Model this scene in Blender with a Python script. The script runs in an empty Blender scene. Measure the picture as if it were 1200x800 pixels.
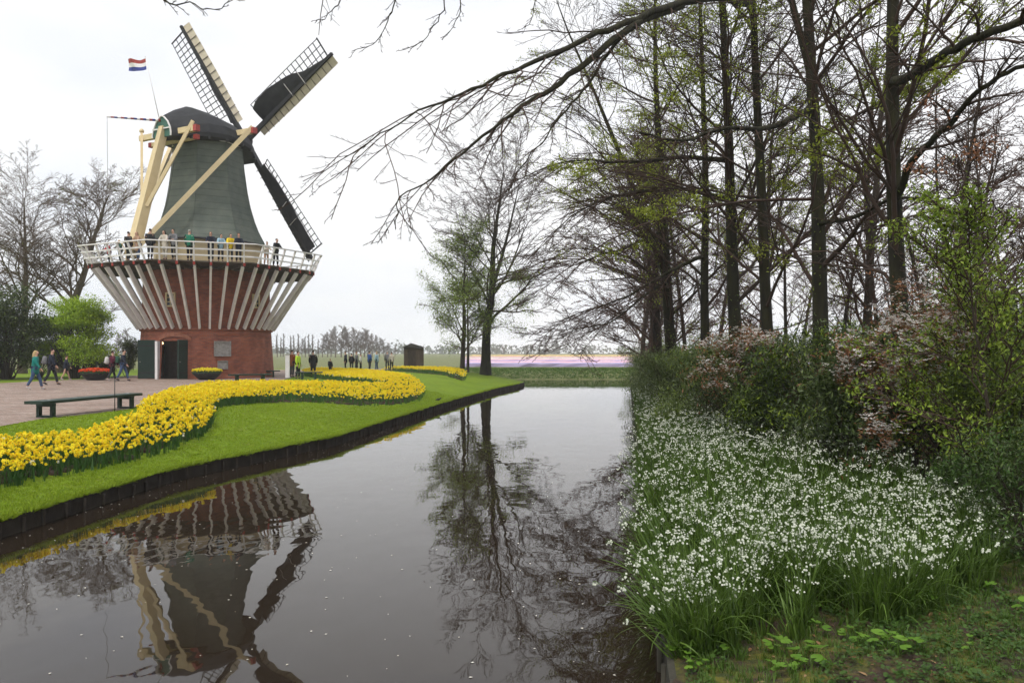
import bpy, math, random
import numpy as np
from mathutils import Vector, Matrix
R_=math.radians
rng=np.random.default_rng(7); random.seed(7)
S=bpy.context.scene; C=S.collection
CH=1.65; F=900.0; HZ=412.0; WZ=-1.0; EZ=-0.73

# ---------------------------------------------------------------- materials
MATS={}
def newmat(name):
    m=bpy.data.materials.new(name); m.use_nodes=True
    nt=m.node_tree; b=nt.nodes['Principled BSDF']; MATS[name]=m
    return m,nt,b
def N(nt,t,**k):
    n=nt.nodes.new(t)
    for a,v in k.items(): setattr(n,a,v)
    return n
def rgba(c): return (c[0],c[1],c[2],1)
def pm(name,c1,c2=None,rough=.8,scale=4,bump=0,bscale=30,stretch=None,rnd=False,spec=.3,detail=5,dist=.02):
    m,nt,b=newmat(name); c2=c2 or c1
    b.inputs['Roughness'].default_value=rough
    b.inputs['Specular IOR Level'].default_value=spec
    tc=N(nt,'ShaderNodeTexCoord'); mp=N(nt,'ShaderNodeMapping'); nt.links.new(tc.outputs['Object'],mp.inputs[0])
    if stretch: mp.inputs['Scale'].default_value=stretch
    no=N(nt,'ShaderNodeTexNoise'); no.inputs['Scale'].default_value=scale; no.inputs['Detail'].default_value=detail
    nt.links.new(mp.outputs[0],no.inputs['Vector'])
    mr=N(nt,'ShaderNodeMapRange'); mr.inputs[1].default_value=.3; mr.inputs[2].default_value=.7
    nt.links.new(no.outputs[0],mr.inputs[0])
    mx=N(nt,'ShaderNodeMix',data_type='RGBA'); mx.inputs[6].default_value=rgba(c1); mx.inputs[7].default_value=rgba(c2)
    if rnd:
        at=N(nt,'ShaderNodeAttribute',attribute_name='rnd')
        av=N(nt,'ShaderNodeMath',operation='MULTIPLY_ADD'); av.inputs[1].default_value=.6
        m2=N(nt,'ShaderNodeMath',operation='MULTIPLY'); m2.inputs[1].default_value=.4
        nt.links.new(mr.outputs[0],m2.inputs[0]); nt.links.new(at.outputs['Fac'],av.inputs[0]); nt.links.new(m2.outputs[0],av.inputs[2])
        nt.links.new(av.outputs[0],mx.inputs[0])
    else: nt.links.new(mr.outputs[0],mx.inputs[0])
    nt.links.new(mx.outputs[2],b.inputs['Base Color'])
    if bump:
        n2=N(nt,'ShaderNodeTexNoise'); n2.inputs['Scale'].default_value=bscale; n2.inputs['Detail'].default_value=6
        nt.links.new(mp.outputs[0],n2.inputs['Vector'])
        bp=N(nt,'ShaderNodeBump'); bp.inputs['Strength'].default_value=bump; bp.inputs['Distance'].default_value=dist
        nt.links.new(n2.outputs[0],bp.inputs['Height']); nt.links.new(bp.outputs[0],b.inputs['Normal'])
    return m
def leafmat(name,c1,c2,tr=.35,rough=.55,spec=.3):
    m,nt,b=newmat(name)
    at=N(nt,'ShaderNodeAttribute',attribute_name='rnd')
    mx=N(nt,'ShaderNodeMix',data_type='RGBA'); mx.inputs[6].default_value=rgba(c1); mx.inputs[7].default_value=rgba(c2)
    nt.links.new(at.outputs['Fac'],mx.inputs[0]); nt.links.new(mx.outputs[2],b.inputs['Base Color'])
    b.inputs['Roughness'].default_value=rough; b.inputs['Specular IOR Level'].default_value=spec
    if tr>0:
        t=N(nt,'ShaderNodeBsdfTranslucent'); nt.links.new(mx.outputs[2],t.inputs[0])
        ms=N(nt,'ShaderNodeMixShader'); ms.inputs[0].default_value=tr
        nt.links.new(b.outputs[0],ms.inputs[1]); nt.links.new(t.outputs[0],ms.inputs[2])
        nt.links.new(ms.outputs[0],nt.nodes['Material Output'].inputs[0])
    return m

# ---------------------------------------------------------------- mesh builder
class MB:
    def __init__(s): s.v=[];s.l=[];s.t=[];s.m=[];s.r=[];s.s=[];s.n=0
    def add(s,v,loops,tot,mat=0,rnd=None,smooth=False):
        v=np.asarray(v,float).reshape(-1,3); loops=np.asarray(loops,np.int64).ravel(); tot=np.asarray(tot,np.int64).ravel()
        s.v.append(v); s.l.append(loops+s.n); s.t.append(tot)
        s.m.append(np.full(len(tot),mat,np.int32) if np.isscalar(mat) else np.asarray(mat,np.int32))
        s.r.append(np.full(len(v),random.random() if rnd is None else rnd,float) if (rnd is None or np.isscalar(rnd)) else np.asarray(rnd,float))
        s.s.append(np.full(len(tot),smooth,bool)); s.n+=len(v); return s
    def faces(s,v,fs,**k):
        return s.add(v,[i for f in fs for i in f],[len(f) for f in fs],**k)
    def box(s,c,size,rot=None,**k):
        h=np.array(size)/2; v=np.array([[x,y,z] for x in(-1,1) for y in(-1,1) for z in(-1,1)],float)*h
        if rot is not None: v=v@np.array(rot).T
        return s.faces(v+np.array(c),[(0,1,3,2),(4,6,7,5),(0,4,5,1),(2,3,7,6),(0,2,6,4),(1,5,7,3)],**k)
    def beam(s,p0,p1,w,h,up=(0,0,1),w1=None,h1=None,**k):
        p0=np.array(p0,float);p1=np.array(p1,float);d=p1-p0;d/=np.linalg.norm(d)
        a=np.cross(d,up);a/=np.linalg.norm(a);b=np.cross(a,d)
        w1=w if w1 is None else w1; h1=h if h1 is None else h1
        v=[p0+a*x*w/2+b*y*h/2 for x,y in((-1,-1),(1,-1),(1,1),(-1,1))]+[p1+a*x*w1/2+b*y*h1/2 for x,y in((-1,-1),(1,-1),(1,1),(-1,1))]
        return s.faces(v,[(3,2,1,0),(4,5,6,7),(0,1,5,4),(1,2,6,5),(2,3,7,6),(3,0,4,7)],**k)
    def tubes(s,pts,rad,sides=6,mat=0,rnd=None,cap=False,smooth=True):
        pts=np.asarray(pts,float); rad=np.asarray(rad,float)
        if pts.ndim==2: pts=pts[None]; rad=rad[None]
        n,K,_=pts.shape
        d=np.gradient(pts,axis=1); d/=np.linalg.norm(d,axis=2,keepdims=True)+1e-9
        d0=d[:,0]; ref=np.where(np.abs(d0[:,2:3])>.8,np.array([[1.,.1,0]]),np.array([[0.,.1,1.]]))
        ref=ref[:,None,:]
        a=np.cross(d,ref); a/=np.linalg.norm(a,axis=2,keepdims=True)+1e-9; b=np.cross(d,a)
        th=np.arange(sides)*2*np.pi/sides
        V=pts[:,:,None,:]+rad[:,:,None,None]*(a[:,:,None,:]*np.cos(th)[None,None,:,None]+b[:,:,None,:]*np.sin(th)[None,None,:,None])
        base=(np.arange(n)*K*sides)[:,None,None]; k=np.arange(K-1)[None,:,None]*sides; i=np.arange(sides)[None,None,:]; j=(i+1)%sides
        q=np.stack([base+k+i,base+k+j,base+k+sides+j,base+k+sides+i],-1).reshape(-1,4)
        r=np.repeat(rng.random(n),K*sides) if rnd is None else rnd
        s.add(V.reshape(-1,3),q,np.full(len(q),4),mat=mat,rnd=r,smooth=smooth)
        if cap:
            for e in range(n):
                o=e*K*sides; s.l.append(np.arange(sides)[::-1]+o+s.n-n*K*sides); s.l.append(np.arange(sides)+o+(K-1)*sides+s.n-n*K*sides)
                s.t.append(np.array([sides,sides])); s.m.append(np.full(2,mat,np.int32)); s.s.append(np.zeros(2,bool))
        return s
    def lathe(s,prof,seg=32,c=(0,0,0),a0=0,a1=2*math.pi,smooth=True,sy=1.0,**k):
        full=abs(a1-a0-2*math.pi)<1e-6; n=seg if full else seg+1
        th=a0+(a1-a0)*np.arange(n)/seg; P=np.array(prof,float)
        v=np.stack([P[:,0][:,None]*np.cos(th),P[:,0][:,None]*np.sin(th)*sy,np.repeat(P[:,1][:,None],n,1)],-1).reshape(-1,3)+np.array(c)
        fs=[]
        for r in range(len(P)-1):
            for i in range(seg): j=(i+1)%n; fs.append((r*n+i,r*n+j,(r+1)*n+j,(r+1)*n+i))
        return s.faces(v,fs,smooth=smooth,**k)
    def poly(s,pts,z0,z1=None,**k):
        n=len(pts); 
        if z1 is None: return s.faces([(x,y,z0) for x,y in pts],[tuple(range(n))],**k)
        v=[(x,y,z0) for x,y in pts]+[(x,y,z1) for x,y in pts]
        return s.faces(v,[tuple(range(n-1,-1,-1)),tuple(range(n,2*n))]+[(i,(i+1)%n,n+(i+1)%n,n+i) for i in range(n)],**k)
    def inst(s,T,pos,rot,scale,rnd=None,jit=0.0):
        """T = MB template; pos (n,3), rot (n,3,3), scale (n,) or (n,3)"""
        tv=np.concatenate(T.v); tl=np.concatenate(T.l); tt=np.concatenate(T.t); tm=np.concatenate(T.m); tr=np.concatenate(T.r); n=len(pos)
        if n==0: return s
        scale=np.asarray(scale,float); 
        if scale.ndim==1: scale=scale[:,None]
        V=np.einsum('nij,nvj->nvi',rot,tv[None]*scale[:,None,:])+pos[:,None,:]
        L=(tl[None]+(np.arange(n)*len(tv))[:,None]).ravel()
        r=rng.random(n) if rnd is None else rnd
        rr=np.clip(r[:,None]*(1-jit)+jit*tr[None],0,1).ravel()
        s.v.append(V.reshape(-1,3)); s.l.append(L+s.n); s.t.append(np.tile(tt,n)); s.m.append(np.tile(tm,n)); s.r.append(rr)
        s.s.append(np.tile(np.concatenate(T.s),n)); s.n+=n*len(tv); return s
    def mesh(s,name,mats):
        v=np.concatenate(s.v);l=np.concatenate(s.l);t=np.concatenate(s.t);m=np.concatenate(s.m);r=np.concatenate(s.r);sm=np.concatenate(s.s)
        me=bpy.data.meshes.new(name); me.vertices.add(len(v)); me.vertices.foreach_set('co',v.ravel().astype(np.float32))
        me.loops.add(len(l)); me.loops.foreach_set('vertex_index',l.astype(np.int32))
        me.polygons.add(len(t)); st=np.concatenate([[0],np.cumsum(t)[:-1]]); me.polygons.foreach_set('loop_start',st.astype(np.int32))
        me.polygons.foreach_set('material_index',m); me.polygons.foreach_set('use_smooth',sm)
        a=me.attributes.new('rnd','FLOAT','POINT'); a.data.foreach_set('value',r.astype(np.float32))
        for x in (mats if isinstance(mats,(list,tuple)) else [mats]): me.materials.append(x)
        me.update(calc_edges=True); return me
    def build(s,name,mats,parent=None,loc=None,world=False):
        if not s.v: return None
        o=bpy.data.objects.new(name,s.mesh(name,mats)); C.objects.link(o)
        if parent:
            o.parent=parent
            if world: o.matrix_parent_inverse=parent.matrix_basis.inverted()
        if loc is not None: o.location=loc
        return o
def tag(o,label=None,cat=None,group=None,kind=None):
    if label: o['label']=label
    if cat: o['category']=cat
    if group: o['group']=group
    if kind: o['kind']=kind
    return o
def empty(name,loc=(0,0,0),rz=0,**k):
    o=bpy.data.objects.new(name,None); C.objects.link(o); o.location=loc; o.rotation_euler=(0,0,rz); o.empty_display_size=.3
    if k: tag(o,**k)
    return o
def copy_tree(o):
    c=o.copy(); C.objects.link(c)
    for ch in list(o.children):
        d=ch.copy(); C.objects.link(d); d.parent=c
        for g in list(ch.children):
            e=g.copy(); C.objects.link(e); e.parent=d
    return c
def rotm(az,tilt=None,roll=None):
    """rotation about x (tilt), y(roll) then z (az)"""
    n=len(az); z=np.zeros(n); o=np.ones(n); tilt=z if tilt is None else tilt; roll=z if roll is None else roll
    ca,sa=np.cos(az),np.sin(az);ct,st=np.cos(tilt),np.sin(tilt);cr,sr=np.cos(roll),np.sin(roll)
    Rz=np.stack([ca,-sa,z,sa,ca,z,z,z,o],-1).reshape(n,3,3);Rx=np.stack([o,z,z,z,ct,-st,z,st,ct],-1).reshape(n,3,3)
    Ry=np.stack([cr,z,sr,z,o,z,-sr,z,cr],-1).reshape(n,3,3)
    return Rz@Rx@Ry

# ---------------------------------------------------------------- terrain
LE=np.array([(-30,-8.6),(2,-8.0),(7,-7.65),(10.9,-7.27),(15.7,-6.95),(21.6,-5.0),(35.7,-3.3),(50,-1.1),(57,.45),(59.5,.9),(61,.95),(62.5,.6),(64,-1),(66,-4),(69,-8),(73,-13)],float)
_ys=np.linspace(-30,73,1031); _xs=np.interp(_ys,LE[:,0],LE[:,1])
_k=np.exp(-np.linspace(-2,2,21)**2); _k/=_k.sum(); _sm=np.convolve(np.pad(_xs,10,'edge'),_k,'valid'); _sm=np.where(_ys>59,_xs*.5+_sm*.5,_sm)
def xl(y): return np.interp(y,_ys,_sm)
def xr(y): return .3+.15*np.asarray(y,float)
def noise2(x,y,s=1.0,seed=0):
    x=np.asarray(x,float)*s;y=np.asarray(y,float)*s
    return (np.sin(x*1.3+y*.7+seed)+np.sin(x*-.8+y*1.7+seed*2.1)+np.sin(x*2.3-y*1.1+seed*.7)*.6+np.sin(x*.5+y*2.9+seed*3.3)*.4)/3
def hL(x,y):
    d=np.clip((xl(y)-x),0,None); t=np.clip(d/4.6,0,1)
    z=EZ*(1-t)**1.4+noise2(x,y,1.1,3)*.012*np.clip(d,0,1)*(t<1)
    return z
def hR(x,y):
    d=np.clip(x-xr(y),0,None)
    return -.66+.35*(1-np.exp(-d/5))+noise2(x,y,1.7,1)*.035*np.clip(d*2,0,1)+noise2(x,y,5.1,4)*.012*np.clip(d*2,0,1)
def G(px,py,z=None):
    """ground point seen at a picture position (left bank)"""
    zz=0.0 if z is None else z
    for _ in range(1 if z is not None else 12):
        Y=(CH-zz)*F/(py-HZ); X=(px-600)/F*Y
        if z is None: zz=.5*zz+.5*float(hL(X,Y))
    return X,Y
def at(px,Y): return (px-600)/F*Y
def zat(py,Y): return CH+(HZ-py)*Y/F
def at3(px,py,Y): return (at(px,Y),Y,zat(py,Y))

def strip_mesh(rows,cols_fn,hfn,name,mat):
    """rows: Y values; cols_fn(Y)->X array"""
    X=np.array([cols_fn(y) for y in rows]); Y=np.repeat(np.array(rows)[:,None],X.shape[1],1); Z=hfn(X,Y)
    V=np.stack([X,Y,Z],-1).reshape(-1,3); r,c=X.shape
    i=np.arange(r-1)[:,None]*c+np.arange(c-1)[None]; q=np.stack([i,i+1,i+1+c,i+c],-1).reshape(-1,4)
    m=MB().add(V,q,np.full(len(q),4),rnd=.5,smooth=True); return m.build(name,mat)

def grassmat(name,c1,c2,c3):
    m,nt,b=newmat(name); b.inputs['Roughness'].default_value=.9; b.inputs['Specular IOR Level'].default_value=.1
    tc=N(nt,'ShaderNodeTexCoord')
    n1=N(nt,'ShaderNodeTexNoise'); n1.inputs['Scale'].default_value=.5; n1.inputs['Detail'].default_value=4
    n2=N(nt,'ShaderNodeTexNoise'); n2.inputs['Scale'].default_value=22; n2.inputs['Detail'].default_value=6; n2.inputs['Roughness'].default_value=.75
    n3=N(nt,'ShaderNodeTexNoise'); n3.inputs['Scale'].default_value=3; n3.inputs['Detail'].default_value=5
    for n in (n1,n2,n3): nt.links.new(tc.outputs['Object'],n.inputs['Vector'])
    def ramp(src,a,bb):
        r=N(nt,'ShaderNodeMapRange'); r.inputs[1].default_value=a; r.inputs[2].default_value=bb; nt.links.new(src,r.inputs[0]); return r.outputs[0]
    mx=N(nt,'ShaderNodeMix',data_type='RGBA'); mx.inputs[6].default_value=rgba(c1); mx.inputs[7].default_value=rgba(c2); nt.links.new(ramp(n1.outputs[0],.35,.65),mx.inputs[0])
    my=N(nt,'ShaderNodeMix',data_type='RGBA'); nt.links.new(mx.outputs[2],my.inputs[6]); my.inputs[7].default_value=rgba(c3)
    mm=N(nt,'ShaderNodeMath',operation='MULTIPLY'); nt.links.new(ramp(n2.outputs[0],.42,.72),mm.inputs[0]); mm.inputs[1].default_value=.75
    nt.links.new(mm.outputs[0],my.inputs[0])
    mz=N(nt,'ShaderNodeMix',data_type='RGBA'); nt.links.new(my.outputs[2],mz.inputs[6]); mz.inputs[7].default_value=rgba((c1[0]*.95,c1[1]*.74,c1[2])); 
    m3=N(nt,'ShaderNodeMath',operation='MULTIPLY'); nt.links.new(ramp(n3.outputs[0],.5,.75),m3.inputs[0]); m3.inputs[1].default_value=.95
    nt.links.new(m3.outputs[0],mz.inputs[0]); nt.links.new(mz.outputs[2],b.inputs['Base Color'])
    bp=N(nt,'ShaderNodeBump'); bp.inputs['Strength'].default_value=.7; bp.inputs['Distance'].default_value=.03
    nt.links.new(n2.outputs[0],bp.inputs['Height']); nt.links.new(bp.outputs[0],b.inputs['Normal'])
    return m
grassmat('lawn',(.135,.215,.012),(.185,.27,.018),(.085,.125,.012))
grassmat('field',(.15,.17,.07),(.19,.20,.09),(.11,.13,.05))
def soilmat():
    m,nt,b=newmat('moss_soil'); b.inputs['Roughness'].default_value=.95
    tc=N(nt,'ShaderNodeTexCoord')
    ns=[]
    for sc,d in ((1.3,5),(9,7),(60,5),(3.2,6)):
        n=N(nt,'ShaderNodeTexNoise'); n.inputs['Scale'].default_value=sc; n.inputs['Detail'].default_value=d; n.inputs['Roughness'].default_value=.65; nt.links.new(tc.outputs['Object'],n.inputs['Vector']); ns.append(n)
    def ramp(src,a,bb):
        r=N(nt,'ShaderNodeMapRange'); r.inputs[1].default_value=a; r.inputs[2].default_value=bb; nt.links.new(src,r.inputs[0]); return r.outputs[0]
    def mix(f,a,bb):
        x=N(nt,'ShaderNodeMix',data_type='RGBA'); nt.links.new(f,x.inputs[0])
        for k,v in ((6,a),(7,bb)):
            if isinstance(v,tuple): x.inputs[k].default_value=rgba(v)
            else: nt.links.new(v,x.inputs[k])
        return x.outputs[2]
    soil=mix(ramp(ns[1].outputs[0],.35,.65),(.028,.018,.011),(.085,.05,.026))
    moss=mix(ramp(ns[1].outputs[0],.4,.62),(.045,.06,.008),(.15,.14,.012))
    c=mix(ramp(ns[3].outputs[0],.44,.56),soil,moss)
    nt.links.new(c,b.inputs['Base Color'])
    ad=N(nt,'ShaderNodeMath',operation='ADD'); nt.links.new(ns[1].outputs[0],ad.inputs[0]); nt.links.new(ns[2].outputs[0],ad.inputs[1])
    bp=N(nt,'ShaderNodeBump'); bp.inputs['Strength'].default_value=.9; bp.inputs['Distance'].default_value=.03
    nt.links.new(ad.outputs[0],bp.inputs['Height']); nt.links.new(bp.outputs[0],b.inputs['Normal'])
soilmat()
pm('bed_soil',(.03,.02,.012),(.06,.04,.025),scale=8,bump=.6,rough=.95)
pm('bark_moss',(.034,.032,.012),(.012,.010,.007),rough=.95,scale=6,bump=.8,bscale=14,stretch=(1,1,.25),rnd=False,dist=.03)
pm('bark',(.060,.045,.032),(.030,.023,.017),rough=.95,scale=5,bump=.7,bscale=12,stretch=(1,1,.3),dist=.03)
pm('bark_pale',(.12,.095,.066),(.07,.058,.036),rough=.95,scale=3,bump=.5,bscale=8,stretch=(1,1,.3))
pm('twig',(.078,.047,.034),(.042,.028,.020),rough=.9,scale=1.5,rnd=True)
pm('twig_rosy',(.13,.072,.055),(.075,.048,.036),rough=.95,scale=1,rnd=True)
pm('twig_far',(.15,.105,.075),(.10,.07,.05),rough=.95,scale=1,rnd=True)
pm('wood_edge',(.018,.014,.010),(.045,.036,.026),rough=.95,scale=5,bump=.7,bscale=25,stretch=(1,1,.5))
pm('wood_edge_grey',(.03,.028,.02),(.07,.065,.05),rough=.95,scale=5,bump=.7,bscale=25,stretch=(1,1,.3))

# rows/cols
rowsL=np.concatenate([np.linspace(-30,5,12),np.linspace(5.3,40,150),np.linspace(40.5,73,80)])
colsL=np.concatenate([[0,.06,.12,.25,.4],np.linspace(.6,8,34),np.linspace(8.5,30,20),[35,45,60,80,120,200,400,750]])
tag(strip_mesh(rowsL,lambda y:xl(y)-colsL[::-1],hL,'lawn',MATS['lawn']),kind='structure')
rowsR=np.concatenate([np.linspace(-30,2,10),np.linspace(2.2,14,100),np.linspace(14.5,73,80)])
colsR=np.concatenate([[0,.05,.1,.2],np.linspace(.3,8,90),np.linspace(8.5,30,20),[40,60,100,200,400,750]])
tag(strip_mesh(rowsR,lambda y:xr(y)+colsR,hR,'ground',MATS['moss_soil']),kind='structure')
# far land beyond the canal
rowsF=np.array([73,73.6,74.5,76,78,80,90,120,200,400,800.])
def hF(x,y):
    a=np.interp(y,[73,73.6,74.5,76,78,80],[-1.05,-.78,-.5,-.25,-.13,-.12]); b=np.where(y<=73,0,.0)+np.interp(y,[73,74,80],[0,0,-.12])
    w=np.clip((x-(-17))/4,0,1); return a*w+b*(1-w)
tag(strip_mesh(rowsF,lambda y:np.concatenate([np.array([-800,-300,-100,-50,-25]),np.linspace(-19,-11,9),np.linspace(-9,60,30),[100,300,800]]),hF,'far_field',MATS['field']),kind='structure')
# water
def watermat():
    m,nt,b=newmat('water')
    b.inputs['Base Color'].default_value=(.020,.014,.009,1); b.inputs['Roughness'].default_value=.015; b.inputs['IOR'].default_value=1.34
    b.inputs['Specular IOR Level'].default_value=.5
    tc=N(nt,'ShaderNodeTexCoord'); mp=N(nt,'ShaderNodeMapping'); mp.inputs['Scale'].default_value=(1,.55,1); nt.links.new(tc.outputs['Object'],mp.inputs[0])
    n1=N(nt,'ShaderNodeTexNoise'); n1.inputs['Scale'].default_value=1.6; n1.inputs['Detail'].default_value=2
    n2=N(nt,'ShaderNodeTexNoise'); n2.inputs['Scale'].default_value=7; n2.inputs['Detail'].default_value=3
    n3=N(nt,'ShaderNodeTexNoise'); n3.inputs['Scale'].default_value=.12; n3.inputs['Detail'].default_value=2
    for n in(n1,n2): nt.links.new(mp.outputs[0],n.inputs['Vector'])
    nt.links.new(tc.outputs['Object'],n3.inputs['Vector'])
    r=N(nt,'ShaderNodeMapRange'); r.inputs[1].default_value=.45; r.inputs[2].default_value=.62; r.inputs[3].default_value=.1; r.inputs[4].default_value=1; nt.links.new(n3.outputs[0],r.inputs[0])
    m1=N(nt,'ShaderNodeMath',operation='MULTIPLY'); nt.links.new(n2.outputs[0],m1.inputs[0]); nt.links.new(r.outputs[0],m1.inputs[1])
    m2=N(nt,'ShaderNodeMath',operation='MULTIPLY_ADD'); nt.links.new(m1.outputs[0],m2.inputs[0]); m2.inputs[1].default_value=.12; nt.links.new(n1.outputs[0],m2.inputs[2])
    bp=N(nt,'ShaderNodeBump'); bp.inputs['Strength'].default_value=1; bp.inputs['Distance'].default_value=.0065
    nt.links.new(m2.outputs[0],bp.inputs['Height']); nt.links.new(bp.outputs[0],b.inputs['Normal'])
watermat()
wys=np.concatenate([np.linspace(-30,50,60),np.linspace(51,73.3,40)])
w=MB(); V=[];
for y in wys: V+=[(float(xl(min(y,73)))-.12 if y<73 else -18,y,WZ),(float(xr(y))+.1 if y<73.2 else 40,y,WZ)]
w.faces(V,[(2*i,2*i+1,2*i+3,2*i+2) for i in range(len(wys)-1)],rnd=.5)
tag(w.build('canal_water',MATS['water']),kind='structure')

# edging boards of the canal
def edging(fn,side,ys,mat,name,label,top):
    root=empty(name,(float(fn(ys[0])),float(ys[0]),WZ),label=label,cat='canal edging')
    b=MB(); V=[];n=len(ys)
    for i,y in enumerate(ys):
        x=float(fn(y)); jt=random.uniform(-.012,.012); j2=random.uniform(-.008,.008)
        for dx,z in ((0+j2,-1.35),(0+j2,top+jt),(side*.05,top+jt),(side*.05,-1.35)): V.append((x+dx,y,z))
    fs=[]
    for i in range(n-1):
        for k in range(3): fs.append((4*i+k,4*i+k+1,4*i+4+k+1,4*i+4+k))
    b.faces(V,fs,rnd=.5); b.build('board',mat,root,world=True)
    st=MB(); y=ys[0]
    while y<ys[-1]:
        x=float(fn(y)); tt=top-random.uniform(.03,.12)
        st.tubes([(x-side*.02,y,-1.4),(x-side*.02+random.uniform(-.01,.01),y+random.uniform(-.02,.02),tt)],[.028,.026],6,cap=True); y+=random.uniform(.42,.55)
    o=st.build('stakes',mat,root,world=True); o['kind']='stuff'
edging(xl,-1,np.concatenate([np.linspace(2,40,150),np.linspace(40.4,70,90)]),MATS['wood_edge'],'canal_edging','dark wet wooden boards holding the curved lawn bank above the canal',EZ+.005)
edging(xr,1,np.linspace(1,72,200),MATS['wood_edge_grey'],'canal_edging','weathered straight board edge of the canal along the white flower bank',-.655)

# ---------------------------------------------------------------- plaza
def plazamat():
    m,nt,b=newmat('pavers'); b.inputs['Roughness'].default_value=.85
    tc=N(nt,'ShaderNodeTexCoord'); mp=N(nt,'ShaderNodeMapping'); mp.inputs['Rotation'].default_value=(0,0,.5); nt.links.new(tc.outputs['Object'],mp.inputs[0])
    br=N(nt,'ShaderNodeTexBrick'); br.inputs['Scale'].default_value=1; br.inputs['Brick Width'].default_value=.22; br.inputs['Row Height'].default_value=.1; br.inputs['Mortar Size'].default_value=.007
    br.inputs['Color1'].default_value=(.30,.20,.155,1); br.inputs['Color2'].default_value=(.40,.32,.27,1); br.inputs['Mortar'].default_value=(.13,.10,.075,1); br.inputs['Bias'].default_value=-.1
    nt.links.new(mp.outputs[0],br.inputs['Vector'])
    n=N(nt,'ShaderNodeTexNoise'); n.inputs['Scale'].default_value=1.1; n.inputs['Detail'].default_value=8; n.inputs['Roughness'].default_value=.7
    nm=N(nt,'ShaderNodeMapping'); nm.inputs['Scale'].default_value=(.6,1.6,1); nt.links.new(tc.outputs['Object'],nm.inputs[0]); nt.links.new(nm.outputs[0],n.inputs['Vector'])
    r=N(nt,'ShaderNodeMapRange'); r.inputs[1].default_value=.4; r.inputs[2].default_value=.68; nt.links.new(n.outputs[0],r.inputs[0])
    mx=N(nt,'ShaderNodeMix',data_type='RGBA',blend_type='MULTIPLY'); nt.links.new(br.outputs[0],mx.inputs[6]); mx.inputs[7].default_value=(.55,.52,.50,1); nt.links.new(r.outputs[0],mx.inputs[0])
    nt.links.new(mx.outputs[2],b.inputs['Base Color'])
    bp=N(nt,'ShaderNodeBump'); bp.inputs['Strength'].default_value=.5; bp.inputs['Distance'].default_value=.01; nt.links.new(br.outputs[0],bp.inputs['Height']); nt.links.new(bp.outputs[0],b.inputs['Normal'])
plazamat()
front=[G(-160,530,0),G(0,500,0),G(50,491,0),G(100,486,0),G(150,480,0),G(172,472,0),G(200,463,0),G(240,455,0),G(290,450,0),G(326,447,0),G(345,441,0),G(352,437.5,0),G(385,434,0),G(420,432.5,0),G(455,431.5,0)]
back=[(-10,70),(-24,70),(-26,60),(-26,51),G(130,443.2,0),G(60,446,0),G(0,449,0),G(-200,452,0)]
pz=MB(); fr=[(x,y) for x,y in front]+[(x,y) for x,y in back]
pz.poly(fr,.014,rnd=.5)
tag(pz.build('plaza_paving',MATS['pavers']),kind='structure')
# ================================================================ windmill
MC=np.array([-19.8,50.0,0.0])
def brickmat():
    m,nt,b=newmat('brick'); b.inputs['Roughness'].default_value=.85
    tc=N(nt,'ShaderNodeTexCoord'); sp=N(nt,'ShaderNodeSeparateXYZ'); nt.links.new(tc.outputs['Object'],sp.inputs[0])
    at_=N(nt,'ShaderNodeMath',operation='ARCTAN2'); nt.links.new(sp.outputs[1],at_.inputs[0]); nt.links.new(sp.outputs[0],at_.inputs[1])
    ml=N(nt,'ShaderNodeMath',operation='MULTIPLY'); nt.links.new(at_.outputs[0],ml.inputs[0]); ml.inputs[1].default_value=4.1
    cb=N(nt,'ShaderNodeCombineXYZ'); nt.links.new(ml.outputs[0],cb.inputs[0]); nt.links.new(sp.outputs[2],cb.inputs[1])
    br=N(nt,'ShaderNodeTexBrick'); br.inputs['Scale'].default_value=1; br.inputs['Brick Width'].default_value=.24; br.inputs['Row Height'].default_value=.085; br.inputs['Mortar Size'].default_value=.009
    br.inputs['Color1'].default_value=(.42,.11,.05,1); br.inputs['Color2'].default_value=(.27,.065,.036,1); br.inputs['Mortar'].default_value=(.20,.14,.11,1)
    nt.links.new(cb.outputs[0],br.inputs['Vector'])
    n=N(nt,'ShaderNodeTexNoise'); n.inputs['Scale'].default_value=1.5; n.inputs['Detail'].default_value=8; nt.links.new(tc.outputs['Object'],n.inputs['Vector'])
    r=N(nt,'ShaderNodeMapRange'); r.inputs[1].default_value=.4; r.inputs[2].default_value=.7; nt.links.new(n.outputs[0],r.inputs[0])
    mx=N(nt,'ShaderNodeMix',data_type='RGBA',blend_type='MULTIPLY'); nt.links.new(br.outputs[0],mx.inputs[6]); mx.inputs[7].default_value=(.6,.55,.55,1); nt.links.new(r.outputs[0],mx.inputs[0])
    nt.links.new(mx.outputs[2],b.inputs['Base Color'])
    bp=N(nt,'ShaderNodeBump'); bp.inputs['Strength'].default_value=.6; bp.inputs['Distance'].default_value=.012; nt.links.new(br.outputs['Fac'],bp.inputs['Height']); bp.invert=True; nt.links.new(bp.outputs[0],b.inputs['Normal'])
brickmat()
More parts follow.
